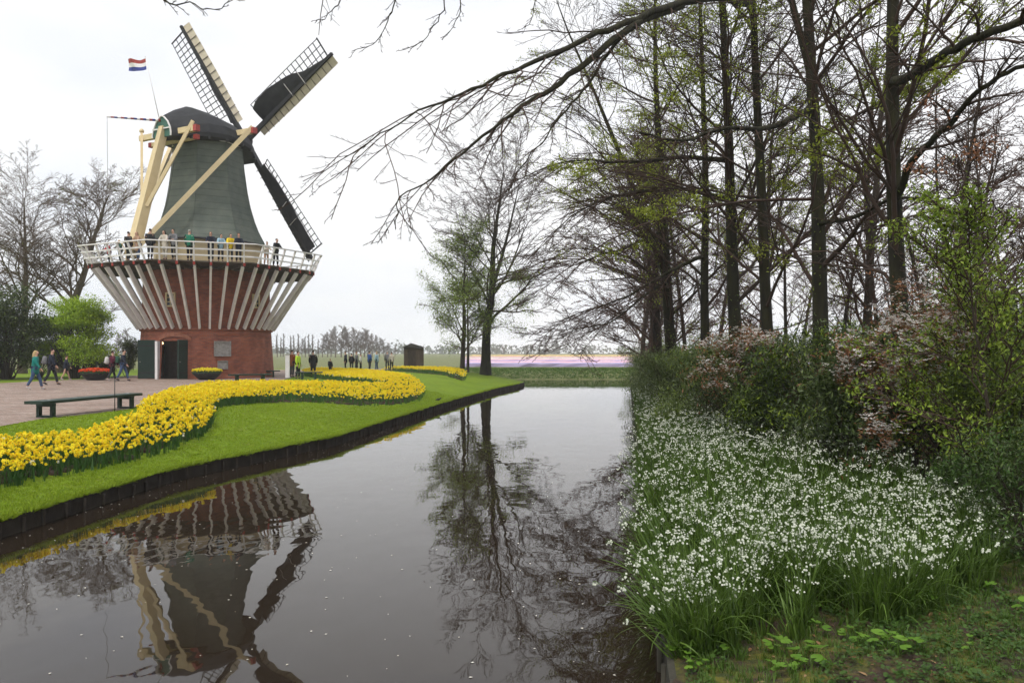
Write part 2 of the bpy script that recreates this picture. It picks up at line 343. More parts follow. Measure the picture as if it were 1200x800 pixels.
def boardmat(name,c1,c2,period,vert=False,rough=.7):
    """painted boards: thin dark joints every `period` metres"""
    m=pm(name,c1,c2,rough=rough,scale=1.6,bump=0); nt=m.node_tree; b=nt.nodes['Principled BSDF']
    tc=N(nt,'ShaderNodeTexCoord'); sp=N(nt,'ShaderNodeSeparateXYZ'); nt.links.new(tc.outputs['Object'],sp.inputs[0])
    d=N(nt,'ShaderNodeMath',operation='DIVIDE'); nt.links.new(sp.outputs[0 if vert else 2],d.inputs[0]); d.inputs[1].default_value=period
    f=N(nt,'ShaderNodeMath',operation='FRACT'); nt.links.new(d.outputs[0],f.inputs[0])
    bp=N(nt,'ShaderNodeBump'); bp.inputs['Strength'].default_value=1; bp.inputs['Distance'].default_value=.03; nt.links.new(f.outputs[0],bp.inputs['Height']); nt.links.new(bp.outputs[0],b.inputs['Normal'])
    g=N(nt,'ShaderNodeMath',operation='LESS_THAN'); nt.links.new(f.outputs[0],g.inputs[0]); g.inputs[1].default_value=.09
    old=b.inputs['Base Color'].links[0].from_socket
    mx=N(nt,'ShaderNodeMix',data_type='RGBA',blend_type='MULTIPLY'); nt.links.new(old,mx.inputs[6]); mx.inputs[7].default_value=(.74,.74,.74,1); nt.links.new(g.outputs[0],mx.inputs[0]); nt.links.new(mx.outputs[2],b.inputs['Base Color'])
    return m
boardmat('roofing_felt',(.082,.100,.082),(.13,.145,.118),.42)
boardmat('cream_boards',(.62,.50,.30),(.55,.44,.26),.22)
pm('cream_paint',(.70,.56,.33),(.62,.49,.28),rough=.55,scale=3)
pm('board_cream',(.66,.58,.44),(.52,.45,.34),rough=.7,scale=4)
pm('white_paint',(.84,.81,.80),(.74,.71,.69),rough=.55,scale=2.5)
pm('grey_white_paint',(.86,.80,.78),(.72,.67,.64),rough=.6,scale=2.5)
pm('red_paint',(.40,.05,.04),(.28,.04,.03),rough=.5)
pm('blue_paint',(.03,.05,.25),rough=.5)
pm('black_cap',(.018,.019,.022),(.030,.031,.034),rough=.75,scale=3,bump=.4,bscale=10)
pm('black_wood',(.018,.018,.02),(.03,.03,.032),rough=.6,scale=5)
pm('sailcloth',(.013,.013,.016),(.028,.028,.03),rough=.8,scale=2,bump=.5,bscale=4)
pm('green_door',(.012,.03,.022),(.018,.04,.03),rough=.5,scale=3)
pm('cap_green',(.05,.13,.10),(.06,.16,.12),rough=.5)
pm('deck_wood',(.16,.13,.10),(.10,.085,.07),rough=.85,scale=4)
pm('plaque_metal',(.35,.33,.31),(.22,.20,.19),rough=.45,scale=7,detail=8)
pm('glass_dark',(.02,.025,.03),rough=.1,spec=.6)
pm('interior',(.10,.075,.06),(.07,.05,.04),rough=.9)
pm('dark_planter',(.02,.02,.022),(.03,.03,.03),rough=.6)
pm('rope',(.2,.18,.15),rough=.9)
def em(name,c,s):
    m,nt,b=newmat(name); b.inputs['Emission Color'].default_value=rgba(c); b.inputs['Emission Strength'].default_value=s; return m
em('lamp_glow',(1,.62,.3),4)

mill=empty('windmill',tuple(MC),label='tall octagonal smock windmill with white railed gallery above a round brick base',cat='windmill')
def mb_build(m,name,mats,parent=None): return m.build(name,mats,parent or mill)
def P3(r,phi,z): return np.array([r*math.cos(phi),r*math.sin(phi),z])   # local polar
def ray_phi(px,r):
    """angle on the mill's circle of radius r met by the sight line through picture column px"""
    u=np.array([(px-600)/F,1.0]); u/=np.linalg.norm(u); c=-MC[:2]; b=u@c; q=b*b-(c@c-r*r); t=-b-math.sqrt(max(q,0))
    p=u*t-MC[:2]; return math.atan2(p[1],p[0])
def br_(z): return float(np.interp(z,[0,3,6.8],[4.13,3.93,3.8]))
# --- brick base with a real door opening
SEG=120; dth=2*math.pi/SEG
phL,phR=ray_phi(188,4.13),ray_phi(219.5,4.13)
zs=[0,.55,1.1,1.65,2.05,2.3,2.7,3.0,3.8,4.6,5.6,6.66]
m=MB(); V=[]; 
ths=np.linspace(phR,phR+2*math.pi,SEG+1)[:-1]
nd=max(2,int(round((phR-phL)/dth)));  # door spans the last nd segments (phL..phR)
ths=np.concatenate([np.linspace(phR,phL+2*math.pi,SEG-nd+1),np.linspace(phL+2*math.pi,phR+2*math.pi,nd+1)[1:-1]])
for z in zs: V+=[tuple(P3(br_(z),t,z)) for t in ths]
fs=[];n=len(ths)
for r in range(len(zs)-1):
    for i in range(n):
        if i>=SEG-nd and zs[r+1]<=2.31: continue
        j=(i+1)%n; fs.append((r*n+i,r*n+j,(r+1)*n+j,(r+1)*n+i))
m.faces(V,fs,smooth=True,rnd=.5)
base=mb_build(m,'brick_base',MATS['brick'])
# plinth ledge where the struts rest + soldier-course arch over the door
m=MB(); m.lathe([(3.95,2.94),(4.03,2.94),(4.03,3.06),(3.93,3.10)],72); mb_build(m,'ledge',MATS['brick'],base)
pc=.5*(phL+phR); m=MB(); na=18; hw=(phR-phL)/2+.05
for k in range(na):
    t=-1+2*(k+.5)/na; z=2.28+.30*(1-t*t); ph=pc+t*hw
    m.box(P3(br_(z)+.03,ph,z+.12),(.12,2*hw*4.1/na*.86,.27),rot=np.array(Matrix.Rotation(ph,3,'Z')@Matrix.Rotation(t*.28,3,'X')))
pm('arch_brick',(.36,.15,.09),(.25,.09,.06),rough=.85,rnd=True); mb_build(m,'door_arch',MATS['arch_brick'],base)
m=MB(); m.lathe([(0.01,2.62),(4.0,2.62)],40); m.lathe([(.01,.03),(4.0,.03)],40); m.lathe([(2.6,.03),(2.6,2.6)],40)
mb_build(m,'interior',MATS['interior'])
# white jamb, door leaves
m=MB(); a=P3(4.2,ray_phi(184.5,4.2),0); m.box(a+np.array([0,0,1.14]),(.28,.16,2.28),rot=np.array(Matrix.Rotation(pc,3,'Z'))); mb_build(m,'door_jamb',MATS['white_paint'])
def leaf(p0,p1,z0,z1,nm='door'):
    m=MB(); p0=np.array(p0);p1=np.array(p1);d=p1-p0;L=np.linalg.norm(d);a=math.atan2(d[1],d[0]);rot=np.array(Matrix.Rotation(a,3,'Z'))
    c=(p0+p1)/2
    m.box((c[0],c[1],(z0+z1)/2),(L,.06,z1-z0),rot=rot)
    o=mb_build(m,nm,MATS['green_door'])
    m=MB()
    for k in range(6):
        q=p0+d*(k+.5)/6
        m.box((q[0],q[1],(z0+z1)/2),(L/6-.02,.085,z1-z0-.04),rot=rot)
    mb_build(m,'boards',MATS['green_door'],o)
    for zz in (z0+.35,z1-.35):
        m=MB(); m.box((c[0],c[1],zz),(L*.9,.11,.07),rot=rot); mb_build(m,'strap_hinge',MATS['black_wood'],o)
    m=MB(); q=p0+d*.88; m.tubes([(q[0]-rot[0,1]*.1,q[1]-rot[1,1]*.1,1.05),(q[0]+rot[0,1]*.1,q[1]+rot[1,1]*.1,1.05)],[.03,.03],6,cap=True); mb_build(m,'handle',MATS['plaque_metal'],o)
h1=P3(4.25,ray_phi(183,4.2),0)[:2]; e1=np.array([at(161.5,45.6)-MC[0],45.6-MC[1]]); leaf(h1,e1,.05,2.35)
h2=P3(4.16,ray_phi(219.3,4.16),0)[:2]; e2=np.array([at(208.5,45.0)-MC[0],45.0-MC[1]]); leaf(h2,e2,.05,2.35)
m=MB(); p=np.array([at(190,47.3)-MC[0],47.3-MC[1],zat(402,47.3)]); m.lathe([(.001,-.08),(.06,-.05),(.08,0),(.06,.05),(.001,.08)],10,c=p); mb_build(m,'lamp',MATS['lamp_glow'])
# plaques and wall windows
def on_wall(px,py,r,w,h,name,mat,dep=.05,frame=None,fm=None):
    ph=ray_phi(px,r); P=P3(r,ph,0); Y=P[1]+MC[1]; z=zat(py,Y); rot=np.array(Matrix.Rotation(ph+math.pi/2,3,'Z'))
    m=MB(); m.box((P[0],P[1],z),(w,dep*2,h),rot=rot); o=mb_build(m,name,mat)
    if frame:
        m=MB(); out=P3(r+dep+.02,ph,0)
        for sx,sz,ww,hh in ((-1,0,frame,h+frame),(1,0,frame,h+frame),(0,-1,w-frame,frame),(0,1,w-frame,frame)): 
            c=np.array([out[0],out[1],z])+rot[:,0]*sx*w/2+np.array([0,0,sz*h/2]); m.box(c,(ww,.09,hh),rot=rot)
        if fm=='win':
            m.box((out[0],out[1],z),(.035,.05,h-frame),rot=rot); 
            for q in(-.17,.17): m.box((out[0],out[1],z+q*h),(w-frame,.046,.035),rot=rot)
        mb_build(m,'frame',MATS['plaque_metal'] if fm!='win' else MATS['cream_paint'],o)
    return o
on_wall(260.5,408.5,4.07,.92,.86,'plaque',MATS['plaque_metal'],frame=.06)
on_wall(260.8,427.5,4.1,.56,.46,'plaque',MATS['plaque_metal'],frame=.04)
on_wall(200.6,351,3.87,.55,.78,'window',MATS['glass_dark'],frame=.09,fm='win')
on_wall(299,353,3.87,.55,.78,'window',MATS['glass_dark'],frame=.09,fm='win')
# --- gallery
DR=6.78; DZ=6.85; NS=48
DZ=6.85
PH0=R_(-93.4); DV=7.02   # octagonal gallery
def octr(ph,R): 
    q=(ph-PH0)%(math.pi/4)-math.pi/8; return R*math.cos(math.pi/8)/math.cos(q)
def octring(m,prof,**k): return m.lathe(prof,8,a0=PH0,a1=PH0+2*math.pi,smooth=False,**k)
deck=mb_build(octring(MB(),[(3.3,DZ-.06),(DV,DZ-.06),(DV,DZ),(3.3,DZ)]),'gallery_deck',MATS['deck_wood'])
NS=48
for k in range(NS):
    side=k//6; f=(k%6+.5)/6
    va,vb=PH0+side*math.pi/4,PH0+(side+1)*math.pi/4
    p=P3(DV,va,0)*(1-f)+P3(DV,vb,0)*f; ph=math.atan2(p[1],p[0]); R=np.linalg.norm(p); u=P3(1,ph,0); nrm=P3(1,(va+vb)/2,0)
    def rad(name,a,za,b_,zb,w,h,mat):
        m=MB(); m.beam(u*a+np.array([0,0,za]),u*b_+np.array([0,0,zb]),w,h); return mb_build(m,name,MATS[mat])
    rad('strut',R-.2,DZ-.24,4.08,3.08,.12,.24,'grey_white_paint')
    j=rad('joist',3.8,DZ-.155,R+.02,DZ-.155,.12,.18,'deck_wood')
    m=MB(); m.beam(u*(R+.02)+np.array([0,0,DZ-.155]),u*(R+.07)+np.array([0,0,DZ-.155]),.125,.185); mb_build(m,'painted_end',MATS['red_paint'],j)
    m=MB(); m.beam(p+nrm*.04+np.array([0,0,DZ-.04]),p+nrm*.46+np.array([0,0,DZ+1.0]),.085,.10); mb_build(m,'railing_post',MATS['white_paint'])
for (R,z,w,h) in((DV+.50,DZ+1.0,.13,.06),(DV+.34,DZ+.63,.05,.085),(DV+.20,DZ+.29,.05,.085)):
    mb_build(octring(MB(),[(R-w/2,z-h/2),(R+w/2,z-h/2),(R+w/2,z+h/2),(R-w/2,z+h/2),(R-w/2,z-h/2)]),'rail',MATS['white_paint'])
# --- tower
m=MB(); m.lathe([(3.42,DZ+.0),(3.40,8.62)],8,a0=.1,a1=.1+2*math.pi,smooth=False); mb_build(m,'cream_wall',MATS['cream_boards'])
def prof_r(z): return float(np.interp(z,[8.5,8.9,9.4,10.1,11.1,12.1,13.5,15.0,15.3],[3.68,3.48,3.22,2.95,2.66,2.47,2.28,2.16,2.14]))
zz=np.linspace(8.55,15.1,22); m=MB(); m.lathe([(prof_r(z)*1.0,z) for z in zz],8,a0=.1,a1=.1+2*math.pi,smooth=False)
tower=mb_build(m,'tower_body',MATS['roofing_felt'])
m=MB(); 
for k in range(8):
    th=.1+k*math.pi/4; pts=[P3(prof_r(z)+.012,th,z) for z in zz]; m.tubes(np.array(pts),np.full(len(pts),.022),5)
mb_build(m,'corner_strip',MATS['roofing_felt'],tower)
m=MB(); m.lathe([(3.35,8.60),(3.72,8.50),(3.74,8.56),(3.60,8.64)],8,a0=.1,a1=.1+2*math.pi,smooth=False); mb_build(m,'drip_edge',MATS['black_wood'],tower)
m=MB(); m.lathe([(2.17,14.92),(2.27,14.92),(2.30,15.14),(2.1,15.16)],8,a0=.1,a1=.1+2*math.pi,smooth=False); mb_build(m,'top_band',MATS['white_paint'],tower)
# --- cap (local frame: s along the shaft, t to the picture's right, z up)
AZ=R_(27.0); A=np.array([math.sin(AZ),math.cos(AZ),0]); B=np.array([math.cos(AZ),-math.sin(AZ),0])
def L(s,t,z): return A*s+B*t+np.array([0,0,z])
secs=[(-3.45,.80,14.75,16.05),(-2.6,1.55,14.85,16.65),(-1.7,2.15,14.95,17.12),(-.6,2.5,15.0,17.08),(.6,2.5,15.0,16.85),(1.7,2.1,14.95,16.55),(2.6,1.5,14.75,16.2),(3.15,1.0,14.5,15.95)]
prof=[(-1,0),(-1.02,.12),(-.95,.38),(-.66,.70),(-.25,.93),(0,1.0),(.25,.93),(.66,.70),(.95,.38),(1.02,.12),(1,0)]
m=MB(); V=[]
for s,w,z0,z1 in secs: V+=[L(s,w*a,z0+(z1-z0)*b) for a,b in prof]
n=len(prof); fs=[]
for r in range(len(secs)-1):
    for i in range(n-1): fs.append((r*n+i,r*n+i+1,(r+1)*n+i+1,(r+1)*n+i))
m.faces(V,fs,smooth=False)
m.faces([L(secs[-1][0],secs[-1][1]*a,secs[-1][2]+(secs[-1][3]-secs[-1][2])*b) for a,b in prof],[tuple(range(n))[::-1]])
m.faces([L(s,w*sg,z0) for sg in(-1,1) for s,w,z0,z1 in secs],[tuple(range(8))+tuple(range(15,7,-1))])
cap=mb_build(m,'cap',MATS['black_cap'])
m=MB(); m.faces([L(-3.452,.78*a,14.75+1.28*b) for a,b in prof],[tuple(range(n))]); mb_build(m,'cap_gable',MATS['cap_green'],cap)
m=MB()
for a,b in zip(prof[:-1],prof[1:]): m.beam(L(-3.50,.80*a[0],14.75+1.30*a[1]),L(-3.50,.80*b[0],14.75+1.30*b[1]),.07,.07)
m.beam(L(-3.5,0,14.8),L(-3.5,0,16.0),.07,.07); m.beam(L(-3.5,-.75,15.25),L(-3.5,.75,15.25),.07,.07)
mb_build(m,'gable_trim',MATS['white_paint'],cap)
m=MB(); m.lathe([(2.05,14.98),(2.38,14.98),(2.42,15.1),(2.0,15.1)],24,smooth=False); 
for s,w,z0,z1 in secs[1:-1]:
    for sg in(-1,1): m.box(L(s,w*sg*.97,z0-.06),(.16,.16,.16))
mb_build(m,'curb_ring',MATS['black_wood'],cap)
# cross beams and tail
def beamp(p0,p1,w,h,name,mat='cream_paint',w1=None,h1=None,ends=0,par=None):
    m=MB(); m.beam(p0,p1,w,h,w1=w1,h1=h1); o=mb_build(m,name,MATS[mat],par)
    if ends:
        p0=np.array(p0);p1=np.array(p1);d=(p1-p0)/np.linalg.norm(p1-p0); m=MB(); m.beam(p1,p1+d*.28,w+.03,h+.03)
        if ends>1: m.beam(p0,p0-d*.28,w+.03,h+.03)
        mb_build(m,'painted_end',MATS['red_paint'],o)
    return o
beamp(L(-3.05,-2.5,15.05),L(-3.05,2.35,15.08),.26,.34,'short_cross_beam',ends=1)
beamp(L(-2.4,-2.2,14.78),L(-2.4,1.6,14.8),.22,.26,'short_cross_beam',ends=2)
beamp(L(.3,-3.7,15.6),L(.3,3.6,15.62),.30,.34,'long_cross_beam',ends=1)
FT=L(-5.55,0,DZ+.35)
beamp(L(-3.35,0,15.35),FT,.36,.46,'tail_pole',w1=.52,h1=.62)
beamp(L(.3,3.62,15.85),FT+B*.25+np.array([0,0,.35]),.24,.28,'brace')
beamp(L(.3,-3.6,15.85),FT-B*.25+np.array([0,0,.35]),.24,.28,'brace')
mid=FT+(L(-3.35,0,15.35)-FT)*.38
beamp(L(-3.05,2.2,15.55),mid+B*.22,.17,.2,'brace')
beamp(L(-3.05,-2.4,15.45),mid-B*.2,.15,.17,'brace')
m=MB(); p=L(-3.05,-2.4,15.5); m.lathe([(.001,-.1),(.13,-.06),(.15,.05),(.08,.16),(.001,.2)],10,c=p); mb_build(m,'finial',MATS['cream_paint'])
# capstan wheel at the tail foot
m=MB(); wc=FT+np.array([0,0,.35])-A*.35; ang=np.linspace(0,2*math.pi,9)[:-1]
for q in ang: m.beam(wc,wc+(B*math.cos(q)+np.array([0,0,math.sin(q)]))*.62,.05,.05,up=A)
pts=[wc+(B*math.cos(q)+np.array([0,0,math.sin(q)]))*.5 for q in np.linspace(0,2*math.pi,25)]; m.tubes(np.array(pts),np.full(25,.03),5)
mb_build(m,'capstan_wheel',MATS['cream_paint'])
m=MB(); m.tubes([L(-3.3,-.3,12.6)+np.array([-.7,0,-2.2]),FT+B*.5],[.025,.025],5); mb_build(m,'chain',MATS['rope'])
# sails
hub=L(3.08*math.cos(.207),0,15.43+3.08*math.sin(.207)); aa=(A*math.cos(.207)+np.array([0,0,math.sin(.207)])); hh=np.cross(aa,[0,0,1]); hh/=np.linalg.norm(hh); uu=np.cross(hh,aa)
RS=9.40; PHI=.4847
m=MB(); m.tubes([L(1.9,0,15.95),hub+aa*.55],[.3,.34],12,cap=True); mb_build(m,'windshaft_head',MATS['black_wood'])
m=MB(); m.box(hub+aa*.1,(.5,.5,.5),rot=np.array(Matrix.Rotation(.3,3,'X'))); mb_build(m,'windshaft_box',MATS['red_paint'])
def sail(ang,cloth):
    r=hh*math.cos(ang)+uu*math.sin(ang); c=-hh*math.sin(ang)+uu*math.cos(ang)   # c = lattice side
    off=aa*.25; Hh=hub+off
    q=lambda a,b,o=0: Hh+r*a+c*b+aa*o
    m=MB(); m.beam(q(0,0),q(RS,0),.30,.32,up=aa,w1=.17,h1=.18); s=mb_build(m,'sail',MATS['black_wood'])
    m=MB(); 
    bars=np.arange(2.3,RS-.02,.42)
    def tw(a): return .42*(1-(a-2)/8)   # twist of the lattice
    W=1.38
    def e(a,w): return q(a,w*math.cos(tw(a)),-w*math.sin(tw(a)))
    for a in bars: m.beam(e(a,-.0),e(a,W),.045,.05,up=aa)
    m.beam(e(bars[-1],0),e(bars[-1],W+.06),.07,.07,up=aa)
    for w in(.46,.92,W):
        for a,b in zip(bars[:-1],bars[1:]): m.beam(e(a,w),e(b,w),.035,.04,up=aa)
    mb_build(m,'lattice',MATS['black_wood'],s)
    m=MB(); n=14; aL=np.linspace(1.45,RS-.08,n+1)
    for i in range(n):
        w=.50*min(1,.82+.18*i/6) ; a0=aL[i]; a1=aL[i+1]-.018
        v=[q(a0,-.10,.06),q(a1,-.10,.06),q(a1,-.10-w,.22),q(a0,-.10-w,.22)]; v2=[x+aa*.03 for x in v]
        m.faces(v+v2,[(3,2,1,0),(4,5,6,7),(0,1,5,4),(1,2,6,5),(2,3,7,6),(3,0,4,7)])
    mb_build(m,'wind_boards',MATS['board_cream'] if cloth<2 else MATS['black_wood'],s)
    m=MB()
    for i in range(1,n,1): m.beam(q(aL[i],-.05,.04),q(aL[i],-.62,.18),.04,.035,up=aa)
    mb_build(m,'board_clamps',MATS['deck_wood'],s)
    if cloth:
        m=MB(); K=24; J=5; V=[]
        for i in range(K+1):
            a=2.25+(RS-.5-2.25)*i/K
            wm=(float(np.interp(a,[2.2,2.9,4.2,6.0,7.0,RS-.5],[1.05,1.30,1.28,.95,.45,.06])) if cloth==1 else float(np.interp(a,[2.2,4,RS-.3],[.75,.95,.80])))
            for j in range(J+1):
                w=.02+wm*j/J; o=-.07-.05*math.sin(3.1*j/J)-.015*math.sin(i*1.3)
                p=e(a,w)+aa*o; V.append(p)
        fs=[(i*(J+1)+j,i*(J+1)+j+1,(i+1)*(J+1)+j+1,(i+1)*(J+1)+j) for i in range(K) for j in range(J)]
        m.faces(V,fs,smooth=True); m.faces([v+aa*.02 for v in V],[f[::-1] for f in fs],smooth=True)
        mb_build(m,'sail_cloth',MATS['sailcloth'],s)
        m=MB(); 
        for a in(5.3,6.6): m.tubes([e(a,-.2)-aa*.12,e(a,.75)-aa*.14],[.022,.022],4)
        mb_build(m,'tie_ropes',MATS['white_paint'],s)
    else:
        m=MB(); pts=np.array([q(a,.10+.05*math.sin(a*2),-.16) for a in np.linspace(1.6,6.2,20)]); m.tubes(pts,np.linspace(.13,.05,20),7); mb_build(m,'furled_cloth',MATS['sailcloth'],s)
sail(PHI,1); sail(PHI+math.pi/2,0); sail(PHI-math.pi/2,2); sail(PHI+math.pi,2)
# flag
fb=L(-3.4,-.35,15.95); Yb=fb[1]+MC[1]
tp=np.array([at(170.5,Yb)-MC[0],Yb-MC[1],zat(67,Yb)])
m=MB(); m.tubes([fb,tp],[.03,.018],6,cap=True); m.lathe([(.001,-.05),(.05,0),(.001,.05)],8,c=tp); fp=mb_build(m,'flagpole',MATS['white_paint'])
m=MB(); nx=22
for k,mi in((0,0),(1,1),(2,2)):
    V=[];
    for i in range(nx+1):
        u=i/nx
        for j in(0,1,2,3):
            v=(k+j/3)/3
            x=-1.12*u+.05*v; z=-.08-.68*v-.12*u-.10*math.sin(u*5)*(.4+.6*u)-.05*v*u; y=.13*math.sin(u*7+v*2)*(.2+u)
            V.append(tp+np.array([x,y,z]))
    m.faces(V,[(i*4+j,i*4+j+1,i*4+4+j+1,i*4+4+j) for i in range(nx) for j in range(3)],mat=mi,smooth=True)
mb_build(m,'flag',[MATS['red_paint'],MATS['white_paint'],MATS['blue_paint']],fp)
m=MB(); p0=L(-3.4,-.2,15.8); p1=np.array([at(125.5,43.8)-MC[0],43.8-MC[1],zat(137,43.8)]); n=17
for i in range(n):
    a=p0+(p1-p0)*i/n;b=p0+(p1-p0)*(i+1)/n; m.tubes([a,b],[.075-.002*i]*2,8,mat=[0,1,2][i%3],cap=True)
o=mb_build(m,'striped_pole',[MATS['red_paint'],MATS['white_paint'],MATS['blue_paint']])
m=MB(); q1=FT+np.array([-1.2,-.3,1.3]); pts=np.array([p1+(q1-p1)*t+np.array([0,0,-.25*math.sin(math.pi*t)]) for t in np.linspace(0,1,14)]); m.tubes(pts,np.full(14,.012),4)
mb_build(m,'hanging_rope',MATS['rope'],o)
# ================================================================ flowers and plants
def in_poly(x,y,P):
    P=np.array(P); n=len(P); c=np.zeros(len(x),bool); j=n-1
    for i in range(n):
        xi,yi=P[i];xj,yj=P[j]
        k=((yi>y)!=(yj>y))&(x<(xj-xi)*(y-yi)/(yj-yi+1e-12)+xi); c^=k; j=i
    return c
def edge_dist(x,y,P):
    P=np.array(P); d=np.full(len(x),1e9)
    for i in range(len(P)):
        a=P[i];b=P[(i+1)%len(P)]; ab=b-a; t=np.clip(((x-a[0])*ab[0]+(y-a[1])*ab[1])/(ab@ab+1e-12),0,1)
        d=np.minimum(d,np.hypot(x-a[0]-t*ab[0],y-a[1]-t*ab[1]))
    return d
def sample_poly(P,dens):
    P=np.array(P); lo=P.min(0);hi=P.max(0); n=int((hi-lo).prod()*dens); x=rng.uniform(lo[0],hi[0],n);y=rng.uniform(lo[1],hi[1],n); k=in_poly(x,y,P); return x[k],y[k]
leafmat('daffodil_yellow',(.97,.86,.03),(.96,.76,.012),.25,.5)
leafmat('daffodil_cup',(.96,.60,.008),(.96,.74,.012),.2,.5)
leafmat('daffodil_leaf',(.035,.10,.022),(.075,.17,.035),.3,.5)
leafmat('daffodil_white',(.85,.82,.68),(.9,.9,.8),.25,.5)
def flower_T(petal,cup,hi=True,head=.039):
    """flower head facing +Y at the origin"""
    T=MB()
    for k in range(6):
        a=k*math.pi/3; d=np.array([math.cos(a),0,math.sin(a)]); s=np.array([-math.sin(a),0,math.cos(a)])
        T.faces([np.array([0,0,0.]),d*head*.55+s*head*.33+np.array([0,.006,0]),d*head,d*head*.55-s*head*.33+np.array([0,.006,0])],[(0,1,2,3)],mat=petal,rnd=random.random())
    n=6 if hi else 4; V=[]
    for r,y in((.013,.0),(.014,.022),(.021,.034)): V+=[(r*math.cos(2*math.pi*i/n),y,r*math.sin(2*math.pi*i/n)) for i in range(n)]
    T.faces(V,[(r*n+i,r*n+(i+1)%n,(r+1)*n+(i+1)%n,(r+1)*n+i) for r in range(2) for i in range(n)],mat=cup,rnd=.5)
    return T
def blade(T,base,az,L,w,lean,curl,mat,seg=3):
    d=np.array([math.cos(az),math.sin(az),0]); s=np.array([-math.sin(az),math.cos(az),0]); V=[];p=np.array(base,float); a=lean
    for i in range(seg+1):
        ww=w*(1-(i/seg)**2.2)+.0006; V+=[p-s*ww/2,p+s*ww/2]
        p=p+(d*math.sin(a)+np.array([0,0,math.cos(a)]))*L/seg; a+=curl/seg
    T.faces(V,[(2*i,2*i+1,2*i+3,2*i+2) for i in range(seg)],mat=mat,rnd=random.random(),smooth=True)
def daff_T(hi):
    T=MB(); h=.36
    hd=flower_T(0,1,hi)
    for k in range(2 if hi else 2):
        hx,hy=(random.uniform(-.03,.03),random.uniform(-.03,.03)); hz=h+random.uniform(-.03,.03)
        if hi: T.tubes([(hx*.3,hy*.3,0),(hx,hy,hz)],[.003,.003],3,mat=2,rnd=.5)
        az=random.uniform(0,6.28); T.inst(hd,np.array([[hx,hy,hz]]),rotm(np.array([az]),np.array([random.uniform(-.3,.45)])),np.array([1.0]),rnd=np.array([random.random()]),jit=.5)
    for k in range(4 if hi else 2): blade(T,(random.uniform(-.04,.04),random.uniform(-.04,.04),0),random.uniform(0,6.28),random.uniform(.27,.36),.016 if hi else .02,random.uniform(.0,.25),random.uniform(.1,.7),2,3 if hi else 2)
    return T
DH=[daff_T(True) for _ in range(6)]; DL=[daff_T(False) for _ in range(5)]
def flower_bed(P,dens_near,dens_far,name,label,cat='flower bed',zfn=hL,TH=DH,TL=DL,cut=26,mats=None,hs=1.0,white=.03,zoff=.004):
    P=np.array(P); m=MB()
    for near in(True,False):
        x,y=sample_poly(P,dens_near if near else dens_far); k=(y<cut) if near else (y>=cut); x,y=x[k],y[k]
        if not len(x): continue
        ed=edge_dist(x,y,P); TT=TH if near else TL; which=rng.integers(0,len(TT),len(x)); wh=rng.random(len(x))<white
        sc=rng.uniform(.86,1.12,len(x))*hs*(.88+.12*np.clip(ed/.35,0,1))*(1+.05*noise2(x,y,2.2)); z=zfn(x,y)
        for i,T in enumerate(TT):
            s=(which==i); n=s.sum()
            if n: m.inst(T,np.stack([x[s],y[s],z[s]],-1),rotm(rng.uniform(0,6.28,n),rng.normal(0,.10,n),rng.normal(0,.10,n)),np.stack([sc[s]*(1 if near else 1.15)]*2+[sc[s]],-1),jit=.6)
    mats=mats or [MATS['daffodil_yellow'],MATS['daffodil_cup'],MATS['daffodil_leaf']]
    root=empty(name,(float(P[:,0].mean()),float(P[:,1].mean()),0),label=label,cat=cat,kind='stuff')
    o=m.build('blossoms',mats,root,world=True); o['kind']='stuff'
    # scattered paler heads along the edge
    x,y=sample_poly(P,dens_near*.07); ed=edge_dist(x,y,P); k=(ed<.55)|(rng.random(len(x))<.12); x,y=x[k],y[k]
    if white>0 and len(x):
        T=MB(); T.inst(flower_T(0,1,True),np.array([[0,0,.30]]),rotm(np.array([0.])),np.array([1.0])); T.tubes([(0,0,0),(0,0,.3)],[.003,.003],3,mat=2,rnd=.5)
        m=MB(); m.inst(T,np.stack([x,y,zfn(x,y)],-1),rotm(rng.uniform(0,6.28,len(x)),rng.normal(0,.15,len(x))),rng.uniform(.7,1.22,len(x))); o=m.build('pale_blossoms',[MATS['daffodil_white'],MATS['daffodil_yellow'],MATS['daffodil_leaf']],root,world=True); o['kind']='stuff'
    # bare soil under the plants
    n=len(P); c=P.mean(0); Q=MB()
    import mathutils.geometry as mg
    tri=mg.tessellate_polygon([[Vector((a,b,0)) for a,b in P]])
    # subdivide soil on the terrain: fine cells
    xs,ys=sample_poly(P,26); kk=edge_dist(xs,ys,P)>.28; xs,ys=xs[kk],ys[kk]
    if len(xs)>3:
        cl=MB(); cl.lathe([(.001,.03),(.07,.022),(.12,.0),(.13,-.05)],6); Q.inst(cl,np.stack([xs,ys,zfn(xs,ys)],-1),rotm(rng.uniform(0,6.28,len(xs))),rng.uniform(1.0,1.6,len(xs)))
        o=Q.build('soil',MATS['bed_soil'],root,world=True); o['kind']='stuff'
    return root
main_px=[(-150,640),(-60,600),(0,574),(70,560),(130,547),(200,530),(236,514),(251,496),(250,484),(262,477),(300,473),(360,472),(420,476),(470,475),(492,470),(499,462),(490,450.5),(472,443.8),(445,439.5),(420,437.2),(385,436),(362,436),(354,438.5),(358,441),(380,445),(410,448.6),(440,452),(449,454.2),(440,456.5),(400,456),(350,455.5),(300,455),(268,455.5),(240,457),(200,466),(175,477),(157,500),(100,519),(0,531),(-80,545)]
MAINP=[G(a,b) for a,b in main_px]
flower_bed(MAINP,84,42,'daffodil_bed','long winding bed of yellow daffodils curling across the lawn beside the canal')
side_px=[(436,431.6),(455,434.2),(500,438),(530,441),(545,441.5),(548,438.5),(520,434),(490,431.5),(455,430.2)]
SIDEP=[G(a,b,0) for a,b in side_px]
